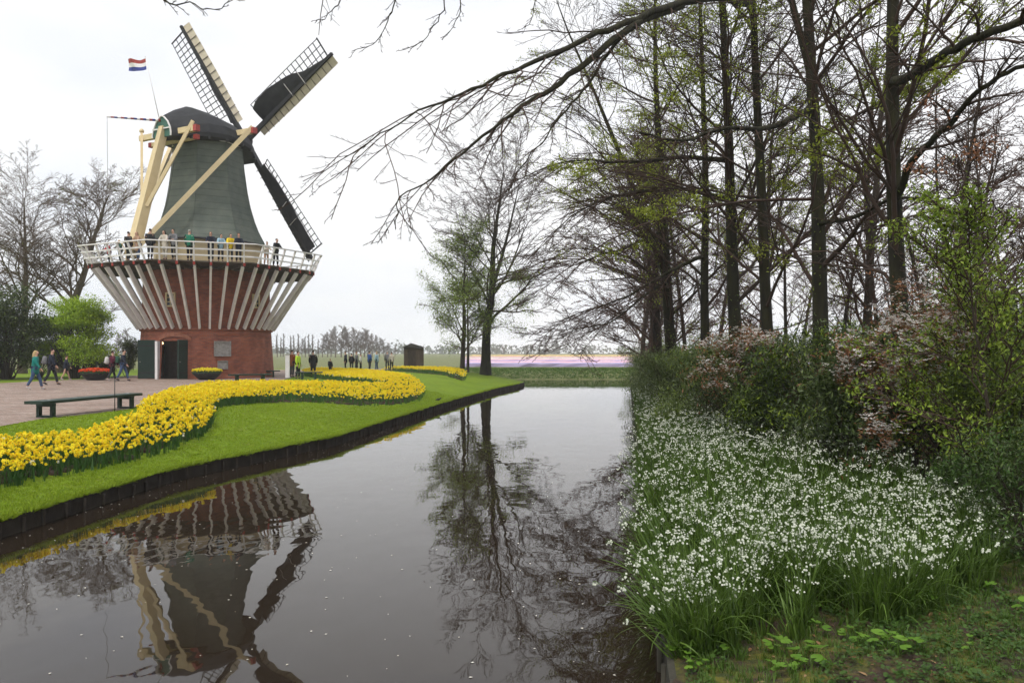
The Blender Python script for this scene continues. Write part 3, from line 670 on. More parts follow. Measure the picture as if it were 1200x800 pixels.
flower_bed(SIDEP,30,22,'daffodil_bed','low narrow far bed of yellow daffodils ending near the twin lawn trees',hs=1.05)

# short lawn grass near the water, as real blades
def tuft_T(n,h,w,mat=0,spread=.02,lean=.5):
    T=MB()
    for _ in range(n): blade(T,(random.uniform(-spread,spread),random.uniform(-spread,spread),0),random.uniform(0,6.28),h*random.uniform(.6,1.15),w,random.uniform(0,lean),random.uniform(.1,1.2),mat,2)
    return T
leafmat('grass_blade',(.21,.31,.018),(.31,.41,.028),.3,.6,.2)
leafmat('wild_grass',(.05,.11,.015),(.12,.20,.03),.3,.55)
LAWNP=[(float(xl(y))-.02,y) for y in np.linspace(8,40,33)]+[(float(xl(y))-6.5,y) for y in np.linspace(40,8,20)]
x,y=sample_poly(LAWNP,1)
n0=70000; yy=8+32*rng.random(n0)**1.7; dd=rng.random(n0)**1.3*6.5; xx=xl(yy)-.0-dd
k=~in_poly(xx,yy,MAINP)&~in_poly(xx,yy,fr); xx,yy=xx[k],yy[k]
m=MB(); TT=[tuft_T(5,.035,.007,spread=.035) for _ in range(4)]
for T in TT:
    s=rng.random(len(xx))<.3; n=s.sum(); m.inst(T,np.stack([xx[s],yy[s],hL(xx[s],yy[s])-.004],-1),rotm(rng.uniform(0,6.28,n)),rng.uniform(.7,1.5,n)*(1+.5*(xl(yy[s])-xx[s]<.15)),jit=.7)
yy=7.5+50*rng.random(9000)**1.5; xx=xl(yy)+rng.uniform(-.10,.015,9000); ET=[tuft_T(6,.07,.006,spread=.03,lean=.9) for _ in range(4)]
for T in ET:
    s=rng.random(len(xx))<.25; n=s.sum(); m.inst(T,np.stack([xx[s],yy[s],np.full(n,EZ)+.0],-1),rotm(rng.uniform(-.9,.9,n)+0,np.zeros(n),rng.uniform(.3,1.3,n)),rng.uniform(.5,1.5,n)*np.clip(1+.5*noise2(yy[s],yy[s],2.7),.4,2),jit=.7)
tag(m.build('lawn_grass',MATS['grass_blade']),kind='stuff',label='short mown bright green grass between daffodils and canal',cat='grass')

# ---------------------------------------------------------------- summer snowflakes
leafmat('snowflake_leaf',(.040,.080,.013),(.13,.215,.032),.3,.45)
leafmat('snowflake_bell',(.74,.78,.62),(.86,.87,.78),.35,.5)
def bell_T(hi):
    T=MB(); n=6 if hi else 4
    prof=[(.003,0),(.0085,-.005),(.0125,-.013),(.013,-.020)]
    if not hi: prof=[(.003,0),(.012,-.010),(.0135,-.021)]
    T.lathe(prof,n,smooth=True,mat=1,rnd=.5); return T
def snow_T(hi):
    T=MB(); bt=bell_T(hi)
    for _ in range(13 if hi else 7):
        blade(T,(random.uniform(-.05,.05),random.uniform(-.05,.05),0),random.uniform(0,6.28),random.uniform(.36,.68),.015 if hi else .018,random.uniform(0,.40),random.uniform(.5,2.6)*random.random()*1.3,0,6 if hi else 3)
    for _ in range(random.choice((2,2,2,3)) if hi else 2):
        az=random.uniform(0,6.28); ln=random.uniform(.03,.30); h=random.uniform(.42,.66); b=np.array([random.uniform(-.04,.04),random.uniform(-.04,.04),0])
        d=np.array([math.cos(az),math.sin(az),0]); tip=b+d*h*math.tan(ln)+np.array([0,0,h]); mid=b+(tip-b)*.5-d*.02
        T.tubes([b,mid,tip],[.004,.0035,.003],3,mat=0,rnd=.6)
        for q in range(random.randint(3,6)):
            a2=az+random.uniform(-1.3,1.3); r=random.uniform(.015,.045); e=tip+np.array([math.cos(a2)*r,math.sin(a2)*r,random.uniform(-.02,.015)])
            if hi: T.tubes([tip,(tip+e)/2+np.array([0,0,.014]),e],[.0014]*3,3,mat=0,rnd=.6)
            T.inst(bt,e[None],rotm(np.array([random.uniform(0,6)]),np.array([random.uniform(-.35,.35)])),np.array([random.uniform(.52,.76)*(1 if hi else .9)]))
    return T
SH=[snow_T(True) for _ in range(9)]; SL=[snow_T(False) for _ in range(6)]
def snow_zone(n,y0,y1,wfn,hi,pw=1.0):
    y=y0+(y1-y0)*rng.random(n)**pw; w0,w1=wfn(y); x=w0+(w1-w0)*rng.random(n); k=noise2(x,y,3.3,6)>-.55; return x[k],y[k]
m=MB()
def wf(y): # from the kerb to the foot of the shrubs
    inner=np.interp(y,[5.0,5.8,6.3,6.9,7.5,8.5,10,12,14,20,40],[.5,1.1,2.1,2.9,3.4,3.8,3.9,3.7,3.2,2.2,1.3]); return xr(y)+.02,xr(y)+inner
x1,y1=snow_zone(900,5.75,10,wf,True); x2,y2=snow_zone(850,10,17,wf,True); 
for (x,y,TT,sx) in((x1,y1,SH,1.0),(x2,y2,SL,1.1)):
    if TT is SH:
        # ragged front edge
        k=(y>6.0+.35*np.sin(x*3.1)+.25*np.sin(x*7.7)+.20*np.clip(x-2.6,0,9)); x,y=x[k],y[k]
    w=rng.integers(0,len(TT),len(x))
    for i,T in enumerate(TT):
        s=w==i; n=s.sum(); m.inst(T,np.stack([x[s],y[s],hR(x[s],y[s])-.01],-1),rotm(np.zeros(n),np.zeros(n),rng.normal(0,.08,n)-.75*np.exp(-np.abs(x[s]-xr(y[s]))/.28))@rotm(rng.uniform(0,6.28,n),rng.normal(0,.10,n)),rng.uniform(.75,1.22,n)*sx,jit=.7)
x3,y3=snow_zone(900,17,46,wf,False,1.3); w=rng.integers(0,len(SL),len(x3))
for i,T in enumerate(SL):
    s=w==i; n=s.sum(); m.inst(T,np.stack([x3[s],y3[s],hR(x3[s],y3[s])-.01],-1),rotm(rng.uniform(0,6.28,n)),rng.uniform(1,1.25,n),jit=.7)
# overhanging blades along the kerb
tag(m.build('snowflake_flowers',[MATS['snowflake_leaf'],MATS['snowflake_bell']]),kind='stuff',label='dense drift of white nodding bell flowers with strap leaves along the right bank',cat='flowers')

# ---------------------------------------------------------------- weeds on the mossy ground
leafmat('weed_leaf',(.09,.20,.02),(.17,.30,.035),.35,.5)
leafmat('low_leaf',(.035,.08,.015),(.08,.15,.025),.3,.55)
def round_leaf(T,c,r,az,tilt,mat=0,n=9):
    V=[(0,0,.0)]
    for i in range(n+1):
        a=-math.pi+.35+(2*math.pi-.7)*i/n; rr=r*(1+.08*math.cos(3*a)); V.append((rr*math.cos(a),rr*math.sin(a),.12*r+.05*r*math.sin(4*a)))
    V=np.array(V)@rotm(np.array([az]),np.array([tilt]))[0].T+np.array(c)
    T.faces(V,[(0,i+1,i+2) for i in range(n)],mat=mat,rnd=random.random(),smooth=True)
def weed_T(nl,r):
    T=MB()
    for _ in range(nl):
        a=random.uniform(0,6.28); q=random.uniform(.02,.09); h=random.uniform(.04,.12); c=(q*math.cos(a),q*math.sin(a),h)
        T.tubes([(0,0,0),(c[0]*.6,c[1]*.6,h*.8),c],[.002]*3,3,mat=0,rnd=.3); round_leaf(T,c,r*random.uniform(.6,1.1),a+math.pi,random.uniform(-.4,.4))
    return T
def scatter(T_list,x,y,zfn,sc,mats,name,label,cat,zoff=0,tilt=.15,jit=.6):
    m=MB(); w=rng.integers(0,len(T_list),len(x))
    for i,T in enumerate(T_list):
        s=w==i; n=s.sum()
        if n: m.inst(T,np.stack([x[s],y[s],zfn(x[s],y[s])+zoff],-1),rotm(rng.uniform(0,6.28,n),rng.normal(0,tilt,n)),rng.uniform(sc[0],sc[1],n),jit=jit)
    return tag(m.build(name,mats),kind='stuff',label=label,cat=cat)
def Gr(px,py):
    zz=-.5
    for _ in range(10):
        Y=(CH-zz)*F/(py-HZ); X=(px-600)/F*Y; zz=.5*zz+.5*float(hR(X,Y))
    return X,Y
# weeds: clumps at the places they stand
pts=[(800,768),(815,790),(912,762),(918,790),(938,770),(1008,755),(1053,752),(1062,765),(1035,760),(870,655+60),(790,745),(1175,700),(1188,720),(960,715),(1080,712),(1010,700),(830,745),(850,770),(875,748),(890,775),(960,750),(985,780),(1130,760)]
X=[];Y=[]
for ip,p in enumerate(pts):
    g=Gr(*p)
    for _ in range(3 if ip<8 else 1): X.append(g[0]+random.gauss(0,.05)); Y.append(g[1]+random.gauss(0,.06))
scatter([weed_T(4,.036) for _ in range(5)],np.array(X),np.array(Y),hR,(.8,1.2),MATS['weed_leaf'],'round_leaf_weeds','bright round weed leaves on bare mossy soil beside canal edge','weeds')
n=5500; y=rng.uniform(4.2,8.5,n); x=xr(y)+.12+rng.random(n)*6
k=noise2(x,y,1.9,5)>-.5; x,y=x[k],y[k]
scatter([tuft_T(9,.075,.005,spread=.03,lean=.8) for _ in range(4)],x,y,hR,(.4,1.25),MATS['wild_grass'],'wild_grass','thin tufts of wild grass in the mossy foreground soil','grass')
n=5200; y=rng.uniform(4.2,9.5,n); x=xr(y)+.12+rng.random(n)*6.5; k=noise2(x,y,1.3,9)>-.45; x,y=x[k],y[k]
def herb_T():
    T=MB()
    for _ in range(9):
        a=random.uniform(0,6.28); q=random.uniform(.01,.05); c=(q*math.cos(a),q*math.sin(a),random.uniform(.01,.05)); round_leaf(T,c,random.uniform(.006,.014),a,random.uniform(-.6,.6),n=5)
    return T
scatter([herb_T() for _ in range(5)],x,y,hR,(.7,1.7),MATS['low_leaf'],'ground_herbs','small creeping herbs and seedlings covering dark soil at lower right','ground cover')
# fallen leaves and bits
pm('dead_leaf',(.16,.075,.03),(.30,.20,.10),rough=.8,rnd=True)
T=MB(); V=[(0,-.03,0),(.014,-.01,.006),(.012,.014,.004),(0,.032,.002),(-.013,.012,.007),(-.012,-.012,.003)]; T.faces(V,[(0,1,2,3),(0,3,4,5)],rnd=.5)
n=900; y=rng.uniform(4.1,9,n); x=xr(y)+.1+rng.random(n)*6
scatter([T],x,y,hR,(.4,1.1),MATS['dead_leaf'],'fallen_leaves','small brown fallen leaves littering the mossy soil','leaves',zoff=.008,tilt=.4,jit=0)
# pale petals floating on the water
pm('petal',(.7,.68,.62),(.5,.45,.35),rough=.6,rnd=True)
T=MB(); T.faces([(.012,0,0),(0,.009,0.002),(-.012,0,0),(0,-.009,.001)],[(0,1,2,3)])
n=800; y=4+26*rng.random(n)**1.6; f=rng.random(n); x=xl(y)+.1+(xr(y)-xl(y)-.2)*np.where(rng.random(n)<.6,f**2.2,f)
scatter([T],x,y,lambda a,b:np.full(len(a),WZ+.004),(.5,1.5),MATS['petal'],'floating_petals','tiny pale petals and specks drifting on dark canal water','petals',tilt=.02,jit=0)
# ================================================================ trees
def nrm(v): return v/(np.linalg.norm(v,axis=-1,keepdims=True)+1e-9)
def grow(P,D,Ln,R0,R1,K,wob,trop,r=None):
    n=len(P); pts=np.zeros((n,K+1,3)); pts[:,0]=P; d=nrm(D); rad=R0[:,None]+(R1-R0)[:,None]*(np.arange(K+1)/K)[None]
    for k in range(K):
        d=nrm(d+rng.normal(0,wob,(n,3))+np.array([0,0,1.])*(trop if np.isscalar(trop) else trop[k])); pts[:,k+1]=pts[:,k]+d*(Ln/K)[:,None]
    return pts,rad
def kids(pts,rad,m,t0,t1,ang,up=.25,tp=1.0):
    """m side shoots on every polyline: start, direction, parent radius, position along the parent"""
    n,K1,_=pts.shape; K=K1-1
    t=t0+(t1-t0)*((np.arange(m)[None]+rng.random((n,m)))/m)**tp; u=t*K; i=np.clip(u.astype(int),0,K-1); f=(u-i)[...,None]
    a=np.take_along_axis(pts,i[...,None].repeat(3,-1),1); b=np.take_along_axis(pts,(i+1)[...,None].repeat(3,-1),1)
    p=a*(1-f)+b*f; d=nrm(b-a); rr=np.take_along_axis(rad,i,1)*(1-f[...,0])+np.take_along_axis(rad,i+1,1)*f[...,0]
    vert=np.abs(d[...,2:3])>.86
    s=nrm(np.cross(d,np.array([0,0,1.]))); sg=np.where((np.arange(m)%2)[None,:,None]==0,1.,-1.)*np.where(rng.random((n,1,1))<.5,1,-1); s=s*sg
    az=rng.uniform(0,2*np.pi,(n,m)); s2=np.stack([np.cos(az),np.sin(az),np.zeros_like(az)],-1); s=np.where(vert,s2,s)
    s=nrm(s+rng.normal(0,.28,s.shape)+np.array([0,0,up]))
    an=ang*rng.uniform(.7,1.25,(n,m))[...,None]; dd=nrm(d*np.cos(an)+s*np.sin(an))
    return p.reshape(-1,3),dd.reshape(-1,3),rr.ravel(),t.ravel(),np.repeat(np.arange(n),m)
def leaf_T(w=.5,fold=.15):
    T=MB(); T.faces([(0,0,0),(w/2,.45,fold*w),(0,1,0),(-w/2,.45,fold*w)],[(0,1,2,3)],rnd=.5); return T
def cluster_T(k,size,w=.5,spread=1.0):
    T=MB(); L=leaf_T(w)
    for _ in range(k):
        T.inst(L,np.random.default_rng(random.randint(0,10**6)).normal(0,size*.6*spread,(1,3)),rotm(np.array([random.uniform(0,6.28)]),np.array([random.uniform(-.9,.9)]),np.array([random.uniform(-.6,.6)])),np.array([size*random.uniform(.7,1.2)]),rnd=np.array([random.random()]))
    return T
LEAF1=leaf_T(); LEAF2=leaf_T(.34,.2)
def rand_rot(n,tilt=.8): return rotm(rng.uniform(0,6.28,n),rng.normal(0,tilt,n),rng.normal(0,tilt*.6,n))
def branching(pts,rad,specs,m,mats,sides=(5,4,3,3)):
    """specs: list of dict(m,ang,ratio,t0,up,trop,K,wob,shape)  -> adds tubes to MB m, returns last-level tips"""
    lens=np.linalg.norm(np.diff(pts,axis=1),axis=2).sum(1); ends=[]
    for li,sp in enumerate(specs):
        P,D,R,t,par=kids(pts,rad,sp['m'],sp.get('t0',.2),sp.get('t1',.98),sp['ang'],sp.get('up',.2))
        L=lens[par]*sp['ratio']*(1-.55*t)*rng.uniform(.55,1.2,len(t)); 
        if 'maxlen' in sp: L=np.minimum(L,sp['maxlen']*rng.uniform(.7,1.1,len(L)))
        r0=np.minimum(R*.62,sp.get('rmax',9)); r0=np.maximum(r0,sp.get('rmin',.004)); r1=np.maximum(r0*.3,sp.get('rmin',.004)*.8)
        pts,rad=grow(P,D,L,r0,r1,sp.get('K',4),sp.get('wob',.10),sp.get('trop',.02)); lens=L
        m.tubes(pts,rad,sides[min(li,len(sides)-1)],mat=mats)
        ends.append(pts)
    return ends
def bare_tree(name,loc,H,r0,label,cat='tree',group=None,lean=(0,0),t0=.25,n1=26,l1=.42,dens=(9,7,4),ang1=1.15,trop1=.03,bark='bark',twig='twig',fork=False,rmin=.0045,leaves=None,wob=.02,droop=-.02,K0=14,azbias=None,seedpts=None,topr=.12,wob1=.10,sh=.62,target=None):
    base=np.array(loc,float); root=empty(name,tuple(base),label=label,cat=cat); 
    if group: root['group']=group
    P=np.zeros((1,3)); D=np.array([[lean[0],lean[1],1.]])
    tp,tr=grow(P,D,np.array([H]),np.array([r0]),np.array([r0*topr]),K0,wob,.015)
    if target: # keep the stem on its true line
        zt=np.interp(target[2],tp[0,:,2],np.arange(K0+1)); i0=int(zt); f0=zt-i0; q=tp[0,i0]*(1-f0)+tp[0,min(i0+1,K0)]*f0
        tp[0,:,:2]+=(np.array(target[:2])-q[:2])[None]*np.clip(tp[0,:,2:3]/target[2],0,1.0)
    tr=tr*1.0; tr[:,0]*=1.22; tr[:,1]*=1.03
    tm=MB(); tm.tubes(tp,tr,12)
    trunks=[(tp,tr)]
    if fork:
        for fz,sgn in fork:
            i=int(fz*K0); q=tp[:,i]; fp,frad=grow(q,np.array([[sgn*.33,random.uniform(-.2,.2),1.]]),np.array([H*(1-fz)*.95]),tr[:,i]*.72,tr[:,i]*.1,9,.03,.05); tm.tubes(fp,frad,9); trunks.append((fp,frad))
    tm.build('trunk',MATS[bark],root)
    cm=MB(); ends=[]
    for (a,b) in trunks:
        nn=n1 if a is tp else max(6,n1//2)
        P,D,R,t,par=kids(a,b,nn,t0 if a is tp else .1,.99,ang1,.30)
        if azbias is not None: D=nrm(D+np.array([azbias[0],azbias[1],0])*rng.uniform(.2,1,(len(D),1)))
        Hh=H; L=Hh*l1*(1-sh*(t**1.3))*rng.uniform(.6,1.15,len(t)); rr=np.clip(R*.42,.012,r0*.34)*rng.uniform(.6,1,len(t))
        bp,brd=grow(P,D,L,rr,np.full(len(t),.009),8,wob1,[trop1*2,trop1,trop1,0,droop,droop,droop*1.5,0])
        cm.tubes(bp,brd,6)
        ends+=branching(bp,brd,[dict(m=dens[0],ang=.75,ratio=.50,t0=.18,up=.12,trop=droop*.5,K=5,wob=.10,rmin=.0075),dict(m=dens[1],ang=.75,ratio=.48,t0=.12,up=.08,K=4,wob=.10,rmin=rmin*1.15),dict(m=dens[2],ang=.7,ratio=.50,t0=.1,up=.05,K=2,wob=.1,rmin=rmin)],cm,0)
    cr=cm.build('crown',MATS[twig],root)
    if leaves:
        lm=MB()
        E=np.concatenate([e[:,1:].reshape(-1,3) for e in ends[2::3] if e is not None]); 
        for lf in leaves: # dict(mat,n,size,zone=fn(E)->mask,clump)
            e=E; 
            if 'zone' in lf: e=e[lf['zone'](e+base)]
            if 'clump' in lf: e=e[noise2(e[:,0]+e[:,2]*.7,e[:,1]-e[:,2]*.6,lf.get('cs',.9),lf.get('seed',2))>lf['clump']]
            if not len(e): continue
            k=rng.integers(0,len(e),lf['n']); p=e[k]+rng.normal(0,lf.get('jit',.06),(lf['n'],3))
            lm.inst(LEAF1,p,rand_rot(lf['n']),lf['size']*rng.uniform(.6,1.2,lf['n']))
        if lm.v: lm.build('leaves',MATS[leaves[0]['mat']],root)
    return root,trunks,E if leaves else None
leafmat('lime_leaf',(.20,.26,.025),(.36,.40,.04),.45,.5)
leafmat('ivy_leaf',(.09,.14,.015),(.20,.25,.03),.35,.4)
leafmat('bronze_leaf',(.20,.075,.035),(.36,.18,.09),.35,.5)
leafmat('fresh_leaf',(.11,.18,.02),(.28,.36,.04),.4,.5)
leafmat('dark_leaf',(.022,.040,.009),(.075,.112,.024),.2,.42,.35)
leafmat('bush_leaf',(.055,.085,.02),(.16,.21,.05),.25,.4,.4)
leafmat('acer_leaf',(.22,.36,.015),(.44,.58,.04),.4,.5)
leafmat('white_petal',(.75,.72,.66),(.85,.8,.78),.3,.5)
leafmat('rosy_leaf',(.22,.10,.07),(.36,.20,.15),.35,.5)

# --- the row of beeches on the right bank: trunk picture column at the bottom / top, distance, thickness (px)
def hz(x,y): return float(hR(x,y))
BE=[ # px_base, px_at_top_of_frame, Y, width_px, H, fork, label
 (1062,1046,15.0,27,19,None,'thick smooth dark beech trunk farthest right with a limb reaching out to the upper right'),
 (962,946,19.0,25,21,[(.45,-1),(.5,1)],'tall beech that forks high up, second big trunk from the right'),
 (905,882,21.5,19,20,[(.62,-1)],'leaning slim beech with long branches sweeping left over the canal'),
 (866,846,24.0,21,20,None,'mossy beech trunk with fresh lime leaves, left of the leaning beech'),
 (829,820,27.0,15,19,None,'narrow beech trunk speckled with lime ivy between two thicker trunks'),
 (790,768,30.0,19,18,[(.3,-1)],'twin stemmed beech at the canal side, leftmost of the right bank row'),
]
beeches=[]
for i,(pb,pt,Y,wpx,H,fk,lab) in enumerate(BE):
    X=at(pb,Y); z=hz(X,Y)-.1; ztop=zat(0,Y); lean=(at(pt,Y)-X)/(ztop-z)
    near=Y<20
    r=wpx/F*Y/2*.80
    lv=[dict(mat='lime_leaf',n=(3000,5500,9500,10000,9500,10000)[i],size=.085,clump=(.3,.2,.15,.05,.05,.0)[i],cs=.7,seed=i*3.1,zone=lambda e,Y=Y:(e[:,2]>1.2)&(e[:,2]<(9,9,13,11,13,15)[i])),]
    rt,tr,E=bare_tree('beech_tree',(X,Y,z),H,r,lab,lean=(lean,0),t0=.17,n1=30 if i!=5 else 36,l1=.36 if i<3 else .40,dens=(9,7,4),bark='bark_moss',fork=fk,leaves=lv,wob=.012,trop1=.03,droop=-.03,target=((ztop-z)*lean,0,ztop-z),azbias=(-.35,-.1) if i>=2 else ((.1,-.1) if i else (.2,0)))
    beeches.append((rt,tr,(X,Y,z)))
    # ivy on the trunk as one part
    if i in(1,3,4,5):
        a=tr[0][0][0]; n=900; t=rng.random(n)**1.2*.5; u=t*(len(a)-1); k=u.astype(int); f=(u-k)[:,None]; p=a[k]*(1-f)+a[k+1]*f; th=rng.uniform(0,6.28,n); rr=r*rng.uniform(.9,1.9,n)
        q=p+np.stack([np.cos(th)*rr,np.sin(th)*rr,np.zeros(n)],-1); kk=noise2(p[:,2]*1.5,th*.8,1.3,i)>-.05; q=q[kk]
        iv=MB(); iv.inst(LEAF1,q,rand_rot(len(q)),rng.uniform(.05,.10,len(q))); iv.build('ivy',MATS['ivy_leaf'],rt)
# long hand-placed limbs: (column,row,distance) points -> world points
def limb(root_i,ptsl,r0,r1,specs,name='limb',twig='bark_moss',tw2='twig',pw=1.7):
    rt,tr,b=beeches[root_i]; b=np.array(b)
    raw=np.array([at3(*p) for p in ptsl])-b
    if abs(ptsl[0][2]-BE[root_i][2])<1.01 and name=='limb':
        T0=tr[0][0][0]; z0_=raw[0][2]; raw[0]=[np.interp(z0_,T0[:,2],T0[:,0]),np.interp(z0_,T0[:,2],T0[:,1]),z0_]
    # smooth by Catmull-Rom
    out=[]
    P=np.vstack([raw[0]*2-raw[1],raw,raw[-1]*2-raw[-2]])
    for i in range(1,len(P)-2):
        for t in np.linspace(0,1,5)[:-1]:
            p0,p1,p2,p3=P[i-1:i+3]; out.append(.5*((2*p1)+(-p0+p2)*t+(2*p0-5*p1+4*p2-p3)*t*t+(-p0+3*p1-3*p2+p3)*t**3))
    out.append(P[-2]); out=np.array(out); out+=rng.normal(0,.012,out.shape)
    rd=r1+(r0-r1)*(1-np.linspace(0,1,len(out)))**pw; m=MB(); m.tubes(out,rd,9); o=m.build(name,MATS[twig],rt)
    t=MB(); branching(out[None],rd[None],specs,t,0,sides=(5,4,3)); t.build('twigs',MATS[tw2],o)
SPL=[dict(m=26,ang=.62,ratio=.145,t0=.12,t1=.97,up=-.25,trop=-.05,K=6,wob=.13,rmin=.006,rmax=.014),dict(m=6,ang=.7,ratio=.38,t0=.15,up=-.1,trop=.04,K=4,wob=.12,rmin=.0035,rmax=.007),dict(m=4,ang=.7,ratio=.35,t0=.1,up=.1,trop=.06,K=3,wob=.12,rmin=.0028,rmax=.004)]
limb(2,[(884,4,21.3),(845,-2,18),(800,3,15),(747,22,13),(699,40,12),(642,66,11),(590,88,10.3),(541,110,9.6),(492,131,9.1),(447,157,8.7),(405,184,8.4)],.10,.005,SPL)
limb(2,[(799,6,15),(740,30,12.8),(699,64,12),(657,97,11.4),(620,120,11),(590,142,10.6),(541,180,10.1),(504,210,9.7),(470,232,9.4),(464,268,9.2)],.075,.006,SPL)
limb(2,[(746,24,13),(712,62,12.3),(688,100,12),(664,128,11.8),(640,160,11.5),(610,196,11.2),(596,224,11)],.035,.006,SPL)
SPM=[dict(m=30,ang=.7,ratio=.34,t0=.08,t1=.99,up=-.1,trop=-.03,K=6,wob=.12,rmin=.008,rmax=.02),dict(m=8,ang=.7,ratio=.45,t0=.1,up=0,trop=.0,K=4,wob=.12,rmin=.006,rmax=.009),dict(m=5,ang=.7,ratio=.42,t0=.1,up=.1,trop=.02,K=3,wob=.12,rmin=.005,rmax=.006)]
limb(3,[(850,190,24),(800,184,23),(730,190,22),(680,188,21.5),(640,196,21),(600,214,20.5)],.09,.008,SPM)
limb(3,[(858,235,24),(800,222,23),(740,226,22),(700,236,21.5),(660,262,21),(622,300,21)],.09,.008,SPM)
limb(4,[(826,300,27),(780,320,26),(740,345,25.5),(700,360,25),(665,372,24.5),(640,392,24)],.07,.007,SPM)
limb(5,[(782,330,30),(750,350,27),(715,378,25),(680,385,23.5),(650,400,22)],.06,.007,SPM)
limb(5,[(775,270,30),(735,290,28),(700,300,26),(660,318,25),(625,350,24)],.07,.007,SPM)
limb(0,[(1052,98,15),(1072,86,14),(1110,62,12.6),(1150,42,11.6),(1210,20,10.6),(1290,-20,9.6)],.10,.05,[dict(m=10,ang=.7,ratio=.3,t0=.15,up=.1,trop=-.01,K=6,wob=.12,rmin=.008,rmax=.03),dict(m=7,ang=.7,ratio=.4,K=4,wob=.1,rmin=.005),dict(m=5,ang=.7,ratio=.4,K=3,wob=.1,rmin=.0035)])
limb(0,[(1058,240,15),(1066,192,14),(1090,168,13.2),(1118,140,12.6),(1140,112,12),(1165,94,11.5),(1200,76,11),(1260,50,10)],.075,.03,[dict(m=10,ang=.7,ratio=.3,t0=.15,up=.1,trop=-.01,K=6,wob=.12,rmin=.008,rmax=.03),dict(m=7,ang=.7,ratio=.4,K=4,wob=.1,rmin=.005),dict(m=5,ang=.7,ratio=.4,K=3,wob=.1,rmin=.0035)])
limb(1,[(955,128,19),(900,150,17),(850,150,15.5),(800,165,14.5),(750,155,13.8)],.085,.02,SPL)
limb(1,[(958,262,19),(1000,255,17),(1050,232,15.5),(1100,236,14.5),(1150,215,13.5)],.07,.015,SPL)
# twigs hanging into the top of the picture from a limb above the frame
HSP=[dict(m=13,ang=.6,ratio=.16,t0=.1,up=-.1,trop=-.01,K=4,wob=.14,rmin=.0035,rmax=.005),dict(m=3,ang=.7,ratio=.4,K=3,wob=.12,rmin=.0028)]
def hang(ptsl,first): limb(2,ptsl,.012,.004,HSP,name='hanging_branch')
limb(2,[(880,-60,21),(760,-90,16),(640,-75,12.5),(520,-70,10.5),(400,-60,9.2),(280,-50,8.4),(170,-40,8)],.09,.014,[dict(m=8,ang=.6,ratio=.1,t0=.3,up=-.2,trop=-.03,K=5,wob=.12,rmin=.005,rmax=.01),dict(m=4,ang=.7,ratio=.4,K=3,wob=.1,rmin=.003)])
for h in ([(180,-42,8),(192,0,7.9),(222,4,7.85),(252,11,7.8),(282,-4,7.8)],[(400,-60,9.2),(401,-10,9.1),(388,14,9.0),(369,26,9)],[(470,-66,9.9),(463,0,9.8),(455,24,9.7),(441,50,9.7),(412,60,9.6)],[(530,-70,10.5),(522,0,10.4),(508,30,10.3),(492,50,10.2),(470,60,10.2)],[(545,-70,10.7),(540,0,10.6),(534,24,10.5),(516,46,10.4)],[(630,-72,12.3),(627,0,12.2),(622,26,12),(610,34,12)]):
    hang(h,h[0])
# ---------------------------------------------------------------- woodland behind: a few kinds, then copies
def kind_tree(name,H,r,label,n1,l1,dens,lean=.0,leaves=None,bark='bark',twig='twig_rosy',rmin=.007,t0=.2,droop=-.01,ang1=1.1,trop1=.03,cat='bare tree',group=None,loc=(0,0,0),fork=None,azbias=None):
    return bare_tree(name,loc,H,r,label,cat,group,lean=(lean,0),t0=t0,n1=n1,l1=l1,dens=dens,leaves=leaves,bark=bark,twig=twig,rmin=rmin,droop=droop,ang1=ang1,trop1=trop1,wob=.03,fork=fork,azbias=azbias)[0]
GW='thin bare trees of the woodland behind the beech row'; LW='thin bare woodland tree standing behind the mossy beech row'
protos=[kind_tree('woodland_tree',13,.13,LW,26,.30,(8,6,3),rmin=.008,t0=.12,group=GW,droop=.0),
        kind_tree('woodland_tree',15,.16,LW,30,.30,(8,6,3),rmin=.008,lean=.06,t0=.12,group=GW,fork=[(.3,1)]),
        kind_tree('woodland_tree',11,.10,LW,24,.36,(8,6,3),rmin=.008,lean=-.05,t0=.1,group=GW,
            leaves=[dict(mat='lime_leaf',n=2200,size=.11,clump=.1)])]
spots=[(752,46),(768,38),(805,36),(842,44),(890,33),(922,38),(985,31),(1012,26),(1032,29),(1090,30),(1118,24),(1165,27),(1190,33),(1140,38),(1075,44),(940,52),(870,58),(1000,60),(1210,24),(1240,30),(790,60),(1050,70),(1160,62),(720+30,62),(1300,22),(1270,40)]
for i,(px,Y) in enumerate(spots):
    p=protos[i%3]; o=p if i<3 else copy_tree(p); X=at(px,Y); o.location=(X,Y,hz(X,Y)-.1); o.rotation_euler=(0,0,random.uniform(0,6.28)); s=random.uniform(.8,1.15); o.scale=(s,s,s)
# young beech that kept its red-brown winter leaves, at the right edge
def young(px,Y,H,label,mat,n,size,clump,twig='twig',r=.05,dens=(7,5,3),name='young_tree',t0=.1,l1=.34):
    X=at(px,Y); return bare_tree(name,(X,Y,hz(X,Y)-.05),H,r,label,'young tree',t0=t0,n1=22,l1=l1,dens=dens,leaves=[dict(mat=mat,n=n,size=size,clump=clump)],bark='bark',rmin=.004,wob=.04,twig=twig,trop1=.05,droop=.02)
young(1128,13,6.2,'slim young beech holding red brown winter leaves near the right edge','bronze_leaf',1100,.07,.35)
young(1152,14.5,6.8,'second slim young beech with fewer rusty leaves close to the right edge','bronze_leaf',500,.07,.45)
young(1178,9.2,3.9,'young shrub tree with fresh yellow green leaves at the right edge','fresh_leaf',6500,.06,-.2,r=.03,l1=.5)
young(1112,10.6,3.3,'small fresh green sapling rising out of the shrubs left of the right edge','fresh_leaf',4500,.055,-.1,r=.028,l1=.5)
